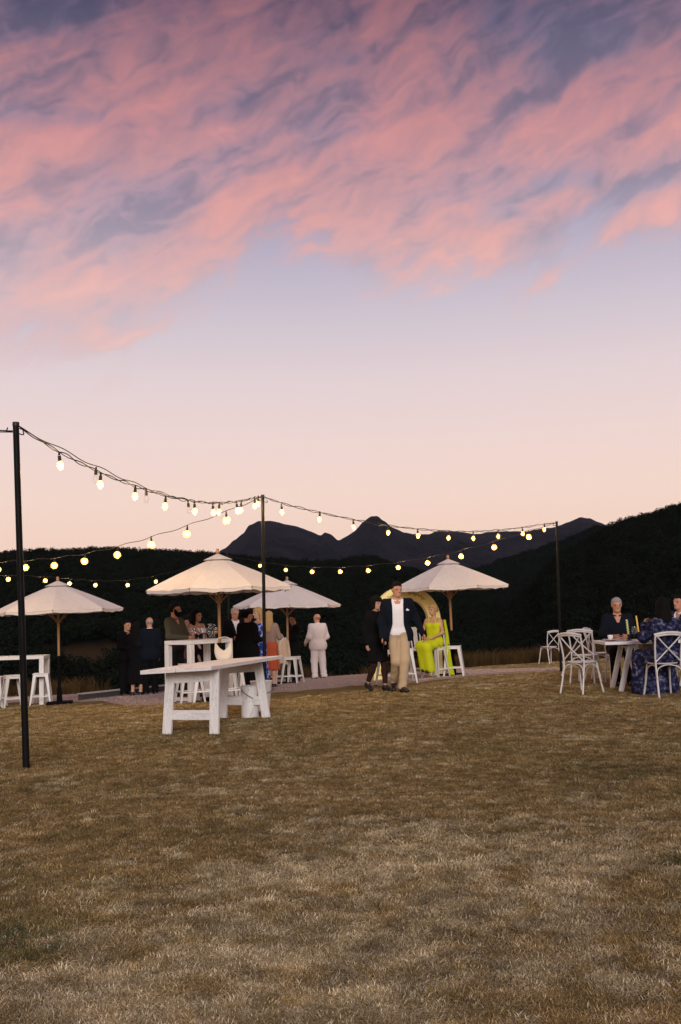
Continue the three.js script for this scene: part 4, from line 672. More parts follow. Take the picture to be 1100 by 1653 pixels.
const clothes = { black: CL([0.006, 0.006, 0.007]), navy: CL([0.007, 0.010, 0.016]), charcoal: CL([0.016, 0.016, 0.017]), white: CL([0.78, 0.77, 0.78]), khaki: CL([0.46, 0.35, 0.22]), olive: CL([0.075, 0.07, 0.05]), lime: CL([0.46, 0.52, 0.015], 0.7), pale: CL([0.62, 0.57, 0.56]), grey: CL([0.30, 0.27, 0.25]), greyLight: CL([0.42, 0.38, 0.35]), orange: CL([0.40, 0.085, 0.035]), mauve: CL([0.3, 0.2, 0.2]), tights: CL([0.035, 0.018, 0.014]), leather: CL([0.008, 0.007, 0.007], 0.35), brown: CL([0.10, 0.055, 0.03], 0.4), jean: CL([0.06, 0.08, 0.15]), print: dull([1, 1, 1], { vertexColors: true }), pinkTop: CL([0.26, 0.18, 0.14]) };
const hairMat = (c) => phys(c, 0.8, { specularIntensity: 0.2 }), HAIR = { black: hairMat([0.006, 0.005, 0.005]), brown: hairMat([0.035, 0.02, 0.012]), blond: hairMat([0.36, 0.235, 0.10]), grey: hairMat([0.27, 0.26, 0.26]), ginger: hairMat([0.30, 0.14, 0.07]) };
const eyeMat = std([0.03, 0.02, 0.015], 0.2), lipMat = std([0.36, 0.12, 0.10], 0.5), whiteEye = std([0.7, 0.68, 0.66], 0.3), browMat = std([0.03, 0.02, 0.015], 0.8);
const eyeGeo = ball(0.011, 0, 0, 0, 10, 8), lipGeo = merge([tube([[-0.021, -0.001, -0.004], [-0.009, 0.002, 0.002], [0, 0.0005, 0.003], [0.009, 0.002, 0.002], [0.021, -0.001, -0.004]], 0.004, 14, 6), tube([[-0.017, -0.004, -0.003], [0, -0.008, 0.003], [0.017, -0.004, -0.003]], 0.0045, 10, 6)]), browGeo = tube([[-0.016, -0.002, 0], [0, 0.004, 0.003], [0.018, 0, -0.003]], 0.0045, 8, 5);

function person(o) {
  const k = o.H / 1.75, J = { ...(o.base ?? STAND), ...(o.pose ?? {}) };
  const pos = o.at ?? stand(o.px, o.z), g = thing('person', o.label, 'person', pos, o.yaw * R); g.scale.setScalar(k);
  if (o.lift) g.position.y += o.lift;
  const shC = mixp(J.shL, J.shR, 0.5), rt = V(J.shL[0] - J.shR[0], J.shL[1] - J.shR[1], J.shL[2] - J.shR[2]).normalize(), upv = V(...shC).sub(V(...mixp(J.pelL, J.pelR, 0.5))).normalize(), fw = new THREE.Vector3().crossVectors(rt, upv).normalize();
  const w = o.build ?? 1, fem = o.female ? 1 : 0;
  // ---- limbs of the body
  const torso = (e) => [[J.pelL, J.pelR, 0.108 * w + e, 0.108 * w + e], [J.waL, J.waR, (fem ? 0.085 : 0.1) * w + e, (fem ? 0.085 : 0.1) * w + e], [J.chL, J.chR, (fem ? 0.092 : 0.108) * w + e], [mixp(J.waL, J.chL, 0.5), mixp(J.waR, J.chR, 0.5), (fem ? 0.085 : 0.103) * w + e], [mixp(shC, J.shL, fem ? 0.78 : 0.88), mixp(shC, J.shR, fem ? 0.78 : 0.88), (fem ? 0.052 : 0.062) + e], [mixp(J.chL, J.shL, 0.5), mixp(J.chR, J.shR, 0.5), (fem ? 0.07 : 0.085) * w + e],
    ...(fem ? [-1, 1].map((s) => { const c = V(...mixp(J.chL, J.chR, 0.5)).addScaledVector(rt, s * 0.075).addScaledVector(fw, 0.06).addScaledVector(upv, 0.02).toArray(); return [c, c, 0.052 + e]; }) : [])];
  const arm = (s, e, e2 = e) => [[mixp(shC, J['sh' + s], 0.95), J['el' + s], (fem ? 0.042 : 0.05) + e, (fem ? 0.035 : 0.041) + e], [J['el' + s], J['wr' + s], (fem ? 0.034 : 0.04) + e, (fem ? 0.023 : 0.028) + e2]];
  const leg = (s, e, e2 = e) => [[J['hip' + s], J['kn' + s], 0.086 * w + e, 0.056 + e], [J['kn' + s], mixp(J['kn' + s], J['an' + s], 0.35), 0.052 + e, 0.056 + e], [mixp(J['kn' + s], J['an' + s], 0.3), J['an' + s], 0.055 + e, 0.036 + e2]];
  const foot = (s, e) => [[J['an' + s], addp(J['an' + s], [0, -0.04, -0.02]), 0.036 + e, 0.034 + e], [addp(J['an' + s], [0, -0.045, -0.015]), J['to' + s], 0.034 + e, 0.026 + e]];
  // ---- head
  const hy = (o.headYaw ?? 0) * R, hp = (o.headPitch ?? 0) * R, HM = new THREE.Matrix4().makeRotationFromEuler(new THREE.Euler(hp, hy, (o.headRoll ?? 0) * R, 'YXZ')).setPosition(...J.hd), HI = HM.clone().invert();
  const toHead = (x, y, z) => { const m = HI.elements; return [m[0] * x + m[4] * y + m[8] * z + m[12], m[1] * x + m[5] * y + m[9] * z + m[13], m[2] * x + m[6] * y + m[10] * z + m[14]]; };
  const ell = (x, y, z, c, r) => { const a = (x - c[0]) / r[0], b = (y - c[1]) / r[1], d = (z - c[2]) / r[2], l = Math.sqrt(a * a + b * b + d * d); return (l - 1) * Math.min(r[0], r[1], r[2]) * (l < 1 ? 1 : 0.92); };
  const nose = limbs([[[0, 0.018, 0.088], [0, -0.018, 0.108], 0.009, 0.0115], [[-0.011, -0.024, 0.096], [0.011, -0.024, 0.096], 0.008]], 0.012), earL = limbs([[[0.076, 0.018, -0.01], [0.073, -0.022, -0.004], 0.011, 0.008], [[-0.076, 0.018, -0.01], [-0.073, -0.022, -0.004], 0.011, 0.008]], 0.004);
  const skull = (X, Y, Z) => { let d = ell(X, Y, Z, [0, 0.035, -0.012], [0.074, 0.083, 0.094]); d = smin(d, ell(X, Y, Z, [0, -0.035, 0.022], [0.058, 0.078, 0.068]), 0.03); d = smin(d, ell(X, Y, Z, [0, -0.085, 0.058], [0.026, 0.02, 0.024]), 0.035); d = smin(d, ell(X, Y, Z, [0, 0.028, 0.066], [0.05, 0.012, 0.02]), 0.02); return d; };
  const headF = (x, y, z) => { const [X, Y, Z] = toHead(x, y, z); let d = skull(X, Y, Z); for (const s of [-1, 1]) d = Math.max(d, -ell(X, Y, Z, [s * 0.031, 0.004, 0.1], [0.017, 0.010, 0.017])); d = smin(d, nose(X, Y, Z), 0.012); return Math.min(d, earL(X, Y, Z)); };
  const neckBase = addp(J.nk, [0, -0.02, 0]), headBase = V(0, -0.06, -0.015).applyMatrix4(HM).toArray();
  const neck = [[neckBase, headBase, fem ? 0.05 : 0.058, fem ? 0.045 : 0.053]];
  const bodyList = [...torso(0), ...arm('L', 0), ...arm('R', 0), ...leg('L', 0), ...leg('R', 0), ...foot('L', 0), ...foot('R', 0), ...neck];
  const [bl, bh] = bounds(bodyList, 0.05), geos = [surf(limbs(bodyList, 0.05), bl, bh, 0.016)];
  const neckF = limbs(neck, 0.03), hc = J.hd;
  geos.push(surf((x, y, z) => smin(headF(x, y, z), neckF(x, y, z), 0.03), [hc[0] - 0.15, hc[1] - 0.2, hc[2] - 0.16], [hc[0] + 0.15, hc[1] + 0.15, hc[2] + 0.17], o.near ? 0.0045 : 0.006));
  // ---- hands: palm, four jointed fingers and a thumb
  const handAt = {};
  for (const s of ['L', 'R']) {
    const W = V(...J['wr' + s]), d = (o['hand' + s] ? V(...o['hand' + s]) : W.clone().sub(V(...J['el' + s]))).normalize(), sg = s === 'L' ? 1 : -1;
    let n = o['palm' + s] ? V(...o['palm' + s]) : V(-sg, 0, 0).addScaledVector(V(0, 1, 0), 0.15); n.addScaledVector(d, -n.dot(d)).normalize();
    const side = new THREE.Vector3().crossVectors(d, n).multiplyScalar(sg).normalize(), hs = fem ? 0.9 : 1, curl = o['curl' + s] ?? 0.35;   // side: towards the thumb
    const P = (a, b, c) => W.clone().addScaledVector(d, a * hs).addScaledVector(side, b * hs).addScaledVector(n, c * hs).toArray();
    const H = [[P(-0.03, 0, 0), P(0.02, 0, 0), 0.026 * hs, 0.022 * hs]], off = [0.03, 0.0105, -0.0095, -0.0285], len = [0.92, 1, 0.95, 0.76];
    off.forEach((b, i) => { H.push([P(0.015, b * 0.6, 0), P(0.082 - 0.004 * Math.abs(i - 1), b, 0), 0.013 * hs, 0.0115 * hs]);
      let p = V(...P(0.082 - 0.004 * Math.abs(i - 1), b, 0)), a = curl * 0.7; for (const [l, r0, r1] of [[0.043, 0.0092, 0.0085], [0.026, 0.0085, 0.0078], [0.021, 0.0078, 0.0065]]) { const q = p.clone().addScaledVector(d, Math.cos(a) * l * len[i] * hs).addScaledVector(n, Math.sin(a) * l * len[i] * hs).addScaledVector(side, (1 - i) * 0.002 * hs); H.push([p.toArray(), q.toArray(), r0 * hs, r1 * hs]); p = q; a += curl * 1.05; } });
    H.push([P(0.012, 0.018, 0.004), P(0.05, 0.043, 0.016), 0.0145 * hs, 0.0105 * hs], [P(0.05, 0.043, 0.016), P(0.085, 0.046, 0.028), 0.0098 * hs, 0.0078 * hs]);
    const [lo, hi] = bounds(H, 0.012); geos.push(surf(limbs(H, 0.008), lo, hi, o.near ? 0.0038 : 0.005));
    handAt[s] = P(0.085, 0.012, 0.03);
  }
  part('body', geos, SKIN[o.skin ?? 'fair'], g);
  // ---- face
  const inHead = (m, x, y, z) => { m.position.copy(V(x, y, z).applyMatrix4(HM)); m.rotation.setFromRotationMatrix(HM); return m; };
  for (const s of [-1, 1]) { inHead(part('eye', [eyeGeo], eyeMat, g), s * 0.031, 0.004, 0.0745); inHead(part('eyebrow', [browGeo], o.brow ?? browMat, g), s * 0.031, 0.026, 0.0835); }
  inHead(part('mouth', [lipGeo], lipMat, g), 0, -0.055, 0.0845);
  if (o.smile) inHead(part('teeth', [tube([[-0.013, 0, -0.003], [0, -0.002, 0], [0.013, 0, -0.003]], 0.003, 8, 5)], whiteEye, g), 0, -0.056, 0.0882);
  // ---- hair
  const hs = o.hair; if (hs) {
    const th = hs.thick ?? 0.014, line = hs.line ?? 0.052, extra = hs.extra ? limbs(hs.extra.map(([a, b, ra, rb]) => [V(...a).applyMatrix4(HM).toArray(), V(...b).applyMatrix4(HM).toArray(), ra, rb ?? ra]), 0.04) : null;
    const f = (x, y, z) => { const [X, Y, Z] = toHead(x, y, z); let d = ell(X, Y, Z, [0, 0.035, -0.014], [0.075 + th, 0.083 + th * (hs.top ?? 1), 0.095 + th]);
      const face = Math.max(-(Z - (0.012 + (Y - line) * -0.25 + (hs.side ?? 0))), Y - line - 0.03 * Math.max(0, 1 - (X / 0.05) ** 2) * 0.6); d = Math.max(d, -Math.max(0.0 - (Z - (hs.cut ?? 0.02) - clamp(Y - 0.02, 0, 0.05) * 0.9), Y - line - 0.35 * Math.max(0, 0.05 - Math.abs(X)) * 0.4));   // bare face below the hairline
      d = Math.max(d, -(Y + (hs.nape ?? 0.045))); void face;
      if (hs.bald) d = Math.max(d, Y - hs.bald);
      if (extra) d = smin(d, extra(x, y, z), 0.02);
      return d + (hs.rough ?? 0.006) * (n3(X * 55, Y * 35, Z * 55) + 0.6 * n3(X * 120, Y * 50, Z * 120)); };
    const pad = 0.17 + (hs.long ?? 0); part('hair', [surf(f, [hc[0] - 0.17, hc[1] - pad - (hs.long ?? 0), hc[2] - 0.2], [hc[0] + 0.17, hc[1] + 0.2, hc[2] + 0.2], o.near ? 0.006 : 0.007)], HAIR[hs.color], g);
  }
  if (o.beard) part('beard', [surf((x, y, z) => { const [X, Y, Z] = toHead(x, y, z); let d = skull(X, Y, Z) - 0.007; d = Math.max(d, Y + 0.036 - Math.max(0, Math.abs(X) - 0.045) * 1.8, -(Z - 0.0)); d = Math.max(d, -ell(X, Y, Z, [0, -0.055, 0.09], [0.02, 0.008, 0.02])); return d + 0.002 * n3(X * 90, Y * 90, Z * 90); }, [hc[0] - 0.12, hc[1] - 0.16, hc[2] - 0.14], [hc[0] + 0.12, hc[1] + 0.05, hc[2] + 0.15], 0.006)], HAIR[o.beard], g);
  // ---- clothes
  const frame = (x, y, z) => { const p = V(x, y, z).sub(V(...J.nk)); return [p.dot(rt), p.dot(upv), p.dot(fw)]; };
  const bodyF = null; void bodyF;
  const cloth = (name, list, kk, mat, mod, cell = 0.015, wr = 0.005) => { const f0 = limbs(list, kk), [lo, hi] = bounds(list, 0.05); const geo = surf((x, y, z) => { let d = f0(x, y, z) + wr * fbm(x * 9, y * 4.5, z * 9, 2) * 1.6; return mod ? mod(d, x, y, z) : d; }, lo, hi, cell);
    if (o.dye && mat === clothes.print) { const p = geo.attributes.position, c = new Float32Array(p.count * 3); for (let i = 0; i < p.count; i++) c.set(o.dye(p.getX(i), p.getY(i), p.getZ(i)), i * 3); geo.setAttribute('color', new THREE.BufferAttribute(c, 3)); }
    return part(name, [geo], mat, g); };
  for (const c of o.clothes) {
    const mat = clothes[c.mat];
    if (c.kind === 'shirt') { const list = [...torso(0.012), ...(c.sleeves ? [...arm('L', 0.015), ...arm('R', 0.015)] : []), [addp(J.nk, [0, -0.03, 0]), addp(J.nk, [0, 0.035, 0.005]), 0.066, 0.062]];
      cloth('shirt', list, 0.05, mat, (d, x, y, z) => { const [X, Y, Z] = frame(x, y, z); d = Math.max(d, Y - 0.045 + 0.35 * Math.max(0, 0) , -(Y + (c.hem ?? 0.56))); return Math.max(d, -Math.max(Math.abs(X) - 0.042 - (Y + 0.05) * 0.35, -Y - (c.vee ?? 0.07), -Z)); }, o.near ? 0.011 : 0.015);
      for (const s of [1, -1]) part('collar', [tube([0, 1, 2, 3, 4].map((i) => { const a = lerp(0.25, 2.6, i / 4), p = V(...J.nk).add(V(0, 0.03 - 0.045 * (1 - i / 4), 0.004)).addScaledVector(rt, s * Math.sin(a) * 0.066).addScaledVector(fw, Math.cos(a) * 0.07); return p; }), 0.011, 14, 7)], mat, g); }
    if (c.kind === 'jacket') { const e = c.loose ?? 0.024, hem = c.hem ?? 0.70, list = [...torso(e), ...arm('L', e * 0.85, e * 0.7), ...arm('R', e * 0.85, e * 0.7), [J.hipL, J.hipR, 0.115 * w + e, 0.115 * w + e], [addp(mixp(J.hipL, J.knL, c.skirt ?? 0.14), [0, 0, -0.005]), addp(mixp(J.hipR, J.knR, c.skirt ?? 0.14), [0, 0, -0.005]), 0.118 * w + e], [addp(J.nk, [0, -0.05, -0.012]), addp(J.nk, [0, 0.012, -0.018]), 0.085, 0.07]];
      cloth('jacket', list, 0.055, mat, (d, x, y, z) => { const [X, Y, Z] = frame(x, y, z); d = Math.max(d, Y - 0.03, o.seated ? -1 : -(Y + hem)); if (c.open !== undefined) { const ww = c.open === 'wide' ? 0.088 + 0.06 * sstep(-0.35, -0.62, Y) + 0.008 * sstep(-0.1, 0.0, Y) : Math.max(0, 0.075 * (1 + Y / c.open)); d = Math.max(d, -Math.max(Math.abs(X + (c.shift ?? 0)) - ww, -Z + 0.02)); } return d; }, o.near ? 0.012 : 0.015, c.wr ?? 0.006); }
    if (c.kind === 'trousers') { const e = c.loose ?? 0.02, list = [[J.pelL, J.pelR, 0.108 * w + e * 0.7], ...(c.slim ? [...leg('L', e), ...leg('R', e)] : ['L', 'R'].flatMap((s) => [[J['hip' + s], J['kn' + s], 0.086 * w + e, 0.066 + e], [J['kn' + s], J['an' + s], 0.066 + e, 0.052 + e]]))];
      cloth('trousers', list, 0.035, mat, (d, x, y, z) => { const [, Y] = frame(x, y, z); return Math.max(d, Y + (c.waist ?? 0.44)) + (c.slim ? 0 : 0.006 * Math.sin(y * 46 + 4 * n3(x * 6, y * 3, z * 6)) * sstep(0.34, 0.1, y)); }, o.near ? 0.012 : 0.015, c.slim ? 0 : 0.009);
      if (c.belt) part('belt', [(() => { const c0 = V(...mixp(J.pelL, J.pelR, 0.5)).addScaledVector(upv, c.belt), q = []; for (let i = 0; i <= 36; i++) { const a = i / 36 * Math.PI * 2; q.push(c0.clone().addScaledVector(rt, Math.cos(a) * 0.178 * w).addScaledVector(fw, Math.sin(a) * 0.123 * w + 0.002)); } return tube(q, 0.017, 72, 8); })()], clothes.leather, g); }
    if (c.kind === 'shoes') for (const s of ['L', 'R']) part('shoe', [surf((() => { const f = limbs(foot(s, 0.013), 0.04), lo = Math.min(J['an' + s][1] - 0.082, J['to' + s][1] - 0.03); return (x, y, z) => Math.max(f(x, y, z), lo - y); })(), ...bounds(foot(s, 0.013), 0.02), 0.008), ...(c.heel ? [rod(addp(J['an' + s], [0, -0.04, -0.045]), addp(J['an' + s], [0, -0.115, -0.055]), 0.016, 0.008)] : [])], clothes[c.mat], g);
    if (c.kind === 'skirt' || c.kind === 'dress') {
      const hemY = c.hem ?? 0.45, e = c.loose ?? 0.014, fl = c.flare ?? 0.12, list = [];
      if (c.kind === 'dress') list.push(...torso(e), ...(c.sleeves ? [...arm('L', c.sleeves), ...arm('R', c.sleeves)] : [])); else list.push([J.pelL, J.pelR, 0.108 * w + e]);
      if (o.seated) for (const s of ['L', 'R']) { list.push([J['hip' + s], J['kn' + s], 0.105 + e, 0.085 + e], [J['kn' + s], mixp(J['kn' + s], addp(J['an' + s], [0, -0.02, 0]), c.len ?? 1), 0.08 + e, fl]); if (s === 'L') list.push([mixp(J.hipL, J.hipR, 0.5), mixp(J.knL, J.knR, 0.5), 0.11, 0.098], [mixp(J.knL, J.knR, 0.5), mixp(mixp(J.knL, J.knR, 0.5), mixp(J.anL, J.anR, 0.5), c.len ?? 1), 0.098, fl * 1.1]); }
      else { const hx = mixp(J.knL, J.knR, 0.5)[0], hz = mixp(J.knL, J.knR, 0.5)[2]; for (const s of [1, -1]) list.push([[s * 0.07 + J.pelL[0] * 0.0, J.pelL[1] - 0.03, J.pelL[2] - 0.01], [hx * 0.7 + s * 0.075, hemY, hz * 0.7 - 0.005], 0.108 * w + e, fl]); list.push([mixp(J.pelL, J.pelR, 0.5), [hx * 0.7, hemY, hz * 0.7 - 0.005], 0.1, fl * 1.05]); }
      cloth(c.kind, list, 0.07, mat, (d, x, y, z) => { const [X, Y, Z] = frame(x, y, z); if (c.kind === 'skirt') d = Math.max(d, Y + 0.40); else d = Math.max(d, Y + (c.top ?? 0.02) + (c.vee ? c.vee * Math.max(0, 1 - Math.abs(X) / 0.1) * (Z > 0 ? 1 : 0) : 0)); if (!o.seated) d = Math.max(d, hemY - y); else d = Math.max(d, (c.seatHem ?? -1) - y); d += 0.012 * Math.sin((Math.atan2(x, z) * 11) + y * 3) * sstep(0.9, 0.5, y) * (c.folds ?? 1); return d; }, o.near ? 0.012 : 0.015, 0.006);
      if (c.straps) for (const s of [1, -1]) part('strap', [tube([V(...mixp(J.chL, J.chR, 0.5)).addScaledVector(rt, s * 0.075).addScaledVector(fw, 0.115).addScaledVector(upv, 0.04), V(...shC).addScaledVector(rt, s * 0.085).addScaledVector(fw, 0.065).addScaledVector(upv, 0.02), V(...shC).addScaledVector(rt, s * 0.09).addScaledVector(upv, 0.068), V(...shC).addScaledVector(rt, s * 0.075).addScaledVector(fw, -0.07).addScaledVector(upv, -0.02)], 0.01, 20, 6)], mat, g);
    }
  }
  g.userData.joints = undefined; delete g.userData.joints;
  g.updateMatrixWorld(true);
  return { g, J, k, hand: (s) => V(...handAt[s]).applyMatrix4(g.matrixWorld), point: (p) => V(...p).applyMatrix4(g.matrixWorld) };
}
const shortHair = (color, o = {}) => ({ color, line: 0.068, cut: -0.008, nape: 0.04, thick: 0.009, top: 1.6, ...o });
const longHair = (color, len = 0.35, o = {}) => ({ color, line: 0.06, cut: 0.015, nape: 0.07, thick: 0.02, long: len * 0.6, extra: [[[0.06, 0, -0.04], [0.075, -0.16, -0.045], 0.04, 0.045], [[-0.06, 0, -0.04], [-0.075, -0.16, -0.045], 0.04, 0.045], [[0, 0.0, -0.07], [0, -len, -0.1], 0.06, 0.05], [[0.04, -0.1, -0.07], [0.05, -len * 0.95, -0.09], 0.05, 0.035], [[-0.04, -0.1, -0.07], [-0.05, -len * 0.95, -0.09], 0.05, 0.035]], ...o });
const blazer = { kind: 'jacket', mat: 'navy', open: 0.34 };
const suit = (j = 'black') => [{ kind: 'shirt', mat: 'white', vee: 0.0 }, { kind: 'trousers', mat: j }, { kind: 'jacket', mat: j, open: 0.34 }, { kind: 'shoes', mat: 'leather' }];
const holdL = { elL: [0.25, 1.15, 0.03], wrL: [0.14, 1.13, 0.26] }, holdR = { elR: [-0.25, 1.15, 0.03], wrR: [-0.14, 1.13, 0.26] };

// walking couple
person({ near: true, smile: true, H: 1.77, px: 647, z: 16.3, yaw: 8, label: 'man in an open navy blazer, white shirt and khaki trousers walking towards us', skin: 'ruddy', hair: { ...shortHair('black', { top: 2.6 }) }, headYaw: 14, headPitch: 4, build: 1.02,
  pose: { hipL: [0.088, 0.93, 0.01], knL: [0.065, 0.51, 0.13], anL: [0.012, 0.10, 0.12], toL: [0.045, 0.045, 0.29], hipR: [-0.085, 0.93, -0.01], knR: [-0.06, 0.5, 0.05], anR: [-0.05, 0.17, -0.25], toR: [-0.085, 0.035, -0.13], shL: [0.185, 1.42, 0.02], shR: [-0.185, 1.425, -0.03], elL: [0.30, 1.15, -0.02], wrL: [0.375, 0.93, 0.10], elR: [-0.265, 1.14, -0.05], wrR: [-0.275, 0.89, 0.03] }, curlL: 0.5, curlR: 0.9,
  clothes: [{ kind: 'shirt', mat: 'white', hem: 0.57, vee: 0.065 }, { kind: 'trousers', mat: 'khaki', belt: 0.0, waist: 0.515, loose: 0.014 }, { kind: 'jacket', mat: 'navy', open: 'wide', hem: 0.66, loose: 0.028 }, { kind: 'shoes', mat: 'leather' }] });
{ const wg = scene.children[scene.children.length - 1]; part('pocket_square', [box(0.05, 0.022, 0.012, 0.135, 1.31, 0.142, 0.004), box(0.02, 0.03, 0.01, 0.13, 1.32, 0.142, 0.004)], clothes.white, wg); }
const walker = scene.children[scene.children.length - 1];
const lady = person({ near: true, female: true, smile: true, H: 1.56, px: 612, z: 16.8, yaw: 38, label: 'dark-haired woman in a black knee-length coat walking beside the man in the blazer', skin: 'fair', hair: { color: 'black', thick: 0.034, top: 1.3, line: 0.05, cut: 0.02, nape: 0.07, rough: 0.012, extra: [[[0.07, 0.0, 0], [0.075, -0.07, -0.01], 0.035, 0.03], [[-0.07, 0.0, 0], [-0.075, -0.07, -0.01], 0.035, 0.03], [[0, 0, -0.07], [0, -0.08, -0.07], 0.06, 0.045], [[-0.05, 0.085, 0.05], [0.05, 0.085, 0.05], 0.03]] }, headYaw: 8, headPitch: 6,
  pose: { knL: [0.07, 0.5, 0.10], anL: [0.06, 0.11, 0.12], toL: [0.07, 0.035, 0.27], knR: [-0.08, 0.5, -0.02], anR: [-0.08, 0.16, -0.22], toR: [-0.085, 0.04, -0.11], elL: [0.24, 1.15, 0.02], wrL: [0.19, 0.95, 0.18], elR: [-0.24, 1.14, -0.06], wrR: [-0.24, 0.9, -0.02] },
  clothes: [{ kind: 'trousers', mat: 'tights', loose: 0.007, slim: true }, { kind: 'dress', mat: 'black', hem: 0.55, flare: 0.13, sleeves: 0.02, loose: 0.03, top: -0.04, folds: 0.4 }, { kind: 'shoes', mat: 'leather', heel: true }] });
{ const p = V(-0.275, 0.89, 0.03).add(V(0.012, -0.085, 0.05)).multiplyScalar(1.77 / 1.75).applyMatrix4(new THREE.Matrix4().makeRotationY(walker.rotation.y)).add(walker.position);
  const t = thing('mobile_phone', 'black phone held in the right hand of the walking man', 'phone', [p.x, p.y, p.z], walker.rotation.y); t.rotation.x = 0.5; part('case', [box(0.012, 0.15, 0.072, 0, -0.03, 0.02, 0.005)], M.black, t); part('screen', [box(0.002, 0.138, 0.062, -0.0075, -0.03, 0.02, 0.001)], M.darkMetal, t); }

// woman in lime, seated
{
  const seat = S_lime.position, p = person({ near: true, female: true, smile: true, seated: true, H: 1.70, at: [seat.x, seat.y, seat.z], yaw: -38, base: SIT(0.68), label: 'blond woman in a long lime green dress sitting on a white stool', skin: 'tan', headYaw: -12, headPitch: 5, headRoll: 4,
    hair: { color: 'blond', thick: 0.018, line: 0.058, cut: 0.01, nape: 0.05, rough: 0.007, extra: [[[0, 0.03, -0.11], [0, -0.01, -0.12], 0.045, 0.04], [[0.07, 0, 0], [0.07, -0.06, 0.0], 0.016, 0.01], [[-0.07, 0, 0], [-0.07, -0.06, 0.0], 0.016, 0.01]] },
    pose: { knL: [0.09, 0.69, 0.43], knR: [-0.07, 0.72, 0.43], anL: [0.08, 0.26, 0.36], anR: [-0.02, 0.29, 0.33], toL: [0.09, 0.17, 0.48], toR: [-0.02, 0.2, 0.46], shL: [0.165, 1.235, -0.02], shR: [-0.165, 1.25, 0.02], elL: [0.25, 0.98, 0.05], wrL: [0.1, 0.87, 0.26], elR: [-0.24, 0.99, 0.10], wrR: [-0.07, 0.89, 0.29] },
    clothes: [{ kind: 'dress', mat: 'lime', top: 0.115, loose: 0.010, flare: 0.125, straps: true, folds: 1.1, seatHem: 0.17 }, { kind: 'shoes', mat: 'leather', heel: true }] });
  const a = p.point([0.12, 1.22, -0.1]), t = thing('dress_sash', 'long lime sash hanging from the shoulder of the seated woman', 'sash', [a.x, a.y, a.z], 0.2), pos = [], idx = [], n = 30, m = 8;
  for (let j = 0; j <= n; j++) for (let i = 0; i <= m; i++) { const v = j / n, u = i / m - 0.5; pos.push(0.10 + 0.09 * v + u * lerp(0.05, 0.11, v) + 0.012 * Math.sin(v * 7), -v * 1.12 + 0.03 * Math.exp(-v * 30), -0.06 + 0.07 * v + 0.022 * Math.sin(u * 15 + v * 2) * (0.4 + v)); }
  for (let j = 0; j < n; j++) for (let i = 0; i < m; i++) { const q = j * (m + 1) + i, c = q + m + 1; idx.push(q, c, q + 1, q + 1, c, c + 1); }
  const g = new THREE.BufferGeometry(); g.setAttribute('position', new THREE.Float32BufferAttribute(pos, 3)); g.setIndex(idx); g.computeVertexNormals(); part('cloth', [g], clothes.lime, t);
}
// guests round the bar
person({ H: 1.75, px: 206, z: 23.3, yaw: 55, smile: true, label: 'smiling man in dark clothes at the left of the dark-suited trio', skin: 'ruddy', hair: shortHair('black'), headPitch: 5, pose: { ...holdR }, clothes: [{ kind: 'shirt', mat: 'charcoal', vee: 0.05 }, { kind: 'trousers', mat: 'black' }, { kind: 'jacket', mat: 'black', open: 0.4 }, { kind: 'shoes', mat: 'brown' }] });
person({ H: 1.68, px: 222, z: 23.0, yaw: 165, female: true, label: 'woman in black with long black hair, back turned, in the middle of the dark trio', skin: 'fair', hair: longHair('black', 0.4), pose: { ...holdR }, clothes: [{ kind: 'dress', mat: 'black', hem: 0.3, flare: 0.16, sleeves: 0.016, top: -0.02 }, { kind: 'shoes', mat: 'leather' }] });
person({ H: 1.77, px: 243, z: 23.0, yaw: 205, label: 'balding man in a dark suit with white collar, back turned, left of the bar table', skin: 'ruddy', hair: shortHair('grey', { bald: 0.03, thick: 0.006, nape: 0.04 }), headYaw: 10, pose: { ...holdL }, clothes: [{ kind: 'shirt', mat: 'white', vee: 0 }, { kind: 'trousers', mat: 'black' }, { kind: 'jacket', mat: 'navy', open: 0.34 }, { kind: 'shoes', mat: 'leather' }] });
person({ H: 1.78, px: 284, z: 18.6, yaw: 62, near: true, label: 'bearded man in an olive shirt leaning at the bar table, facing right', skin: 'ruddy', hair: shortHair('black', { thick: 0.014, top: 2 }), beard: 'black', headYaw: 22, headPitch: 2, pose: { elL: [0.25, 1.16, 0.08], wrL: [0.1, 1.12, 0.30], elR: [-0.25, 1.16, 0.06], wrR: [-0.06, 1.13, 0.31] }, clothes: [{ kind: 'shirt', mat: 'olive', sleeves: true, vee: 0.1, hem: 0.66 }, { kind: 'trousers', mat: 'charcoal' }, { kind: 'shoes', mat: 'brown' }] });
person({ H: 1.56, px: 299, z: 19.6, yaw: 70, female: true, label: 'shorter guest with dark hair between the bearded man and the woman in ruffles', skin: 'tan', hair: longHair('black', 0.2), headYaw: 5, pose: { ...holdL, ...holdR }, clothes: [{ kind: 'dress', mat: 'mauve', hem: 0.85, flare: 0.12, sleeves: 0.01, top: 0.03 }, { kind: 'trousers', mat: 'jean' }, { kind: 'shoes', mat: 'leather' }] });
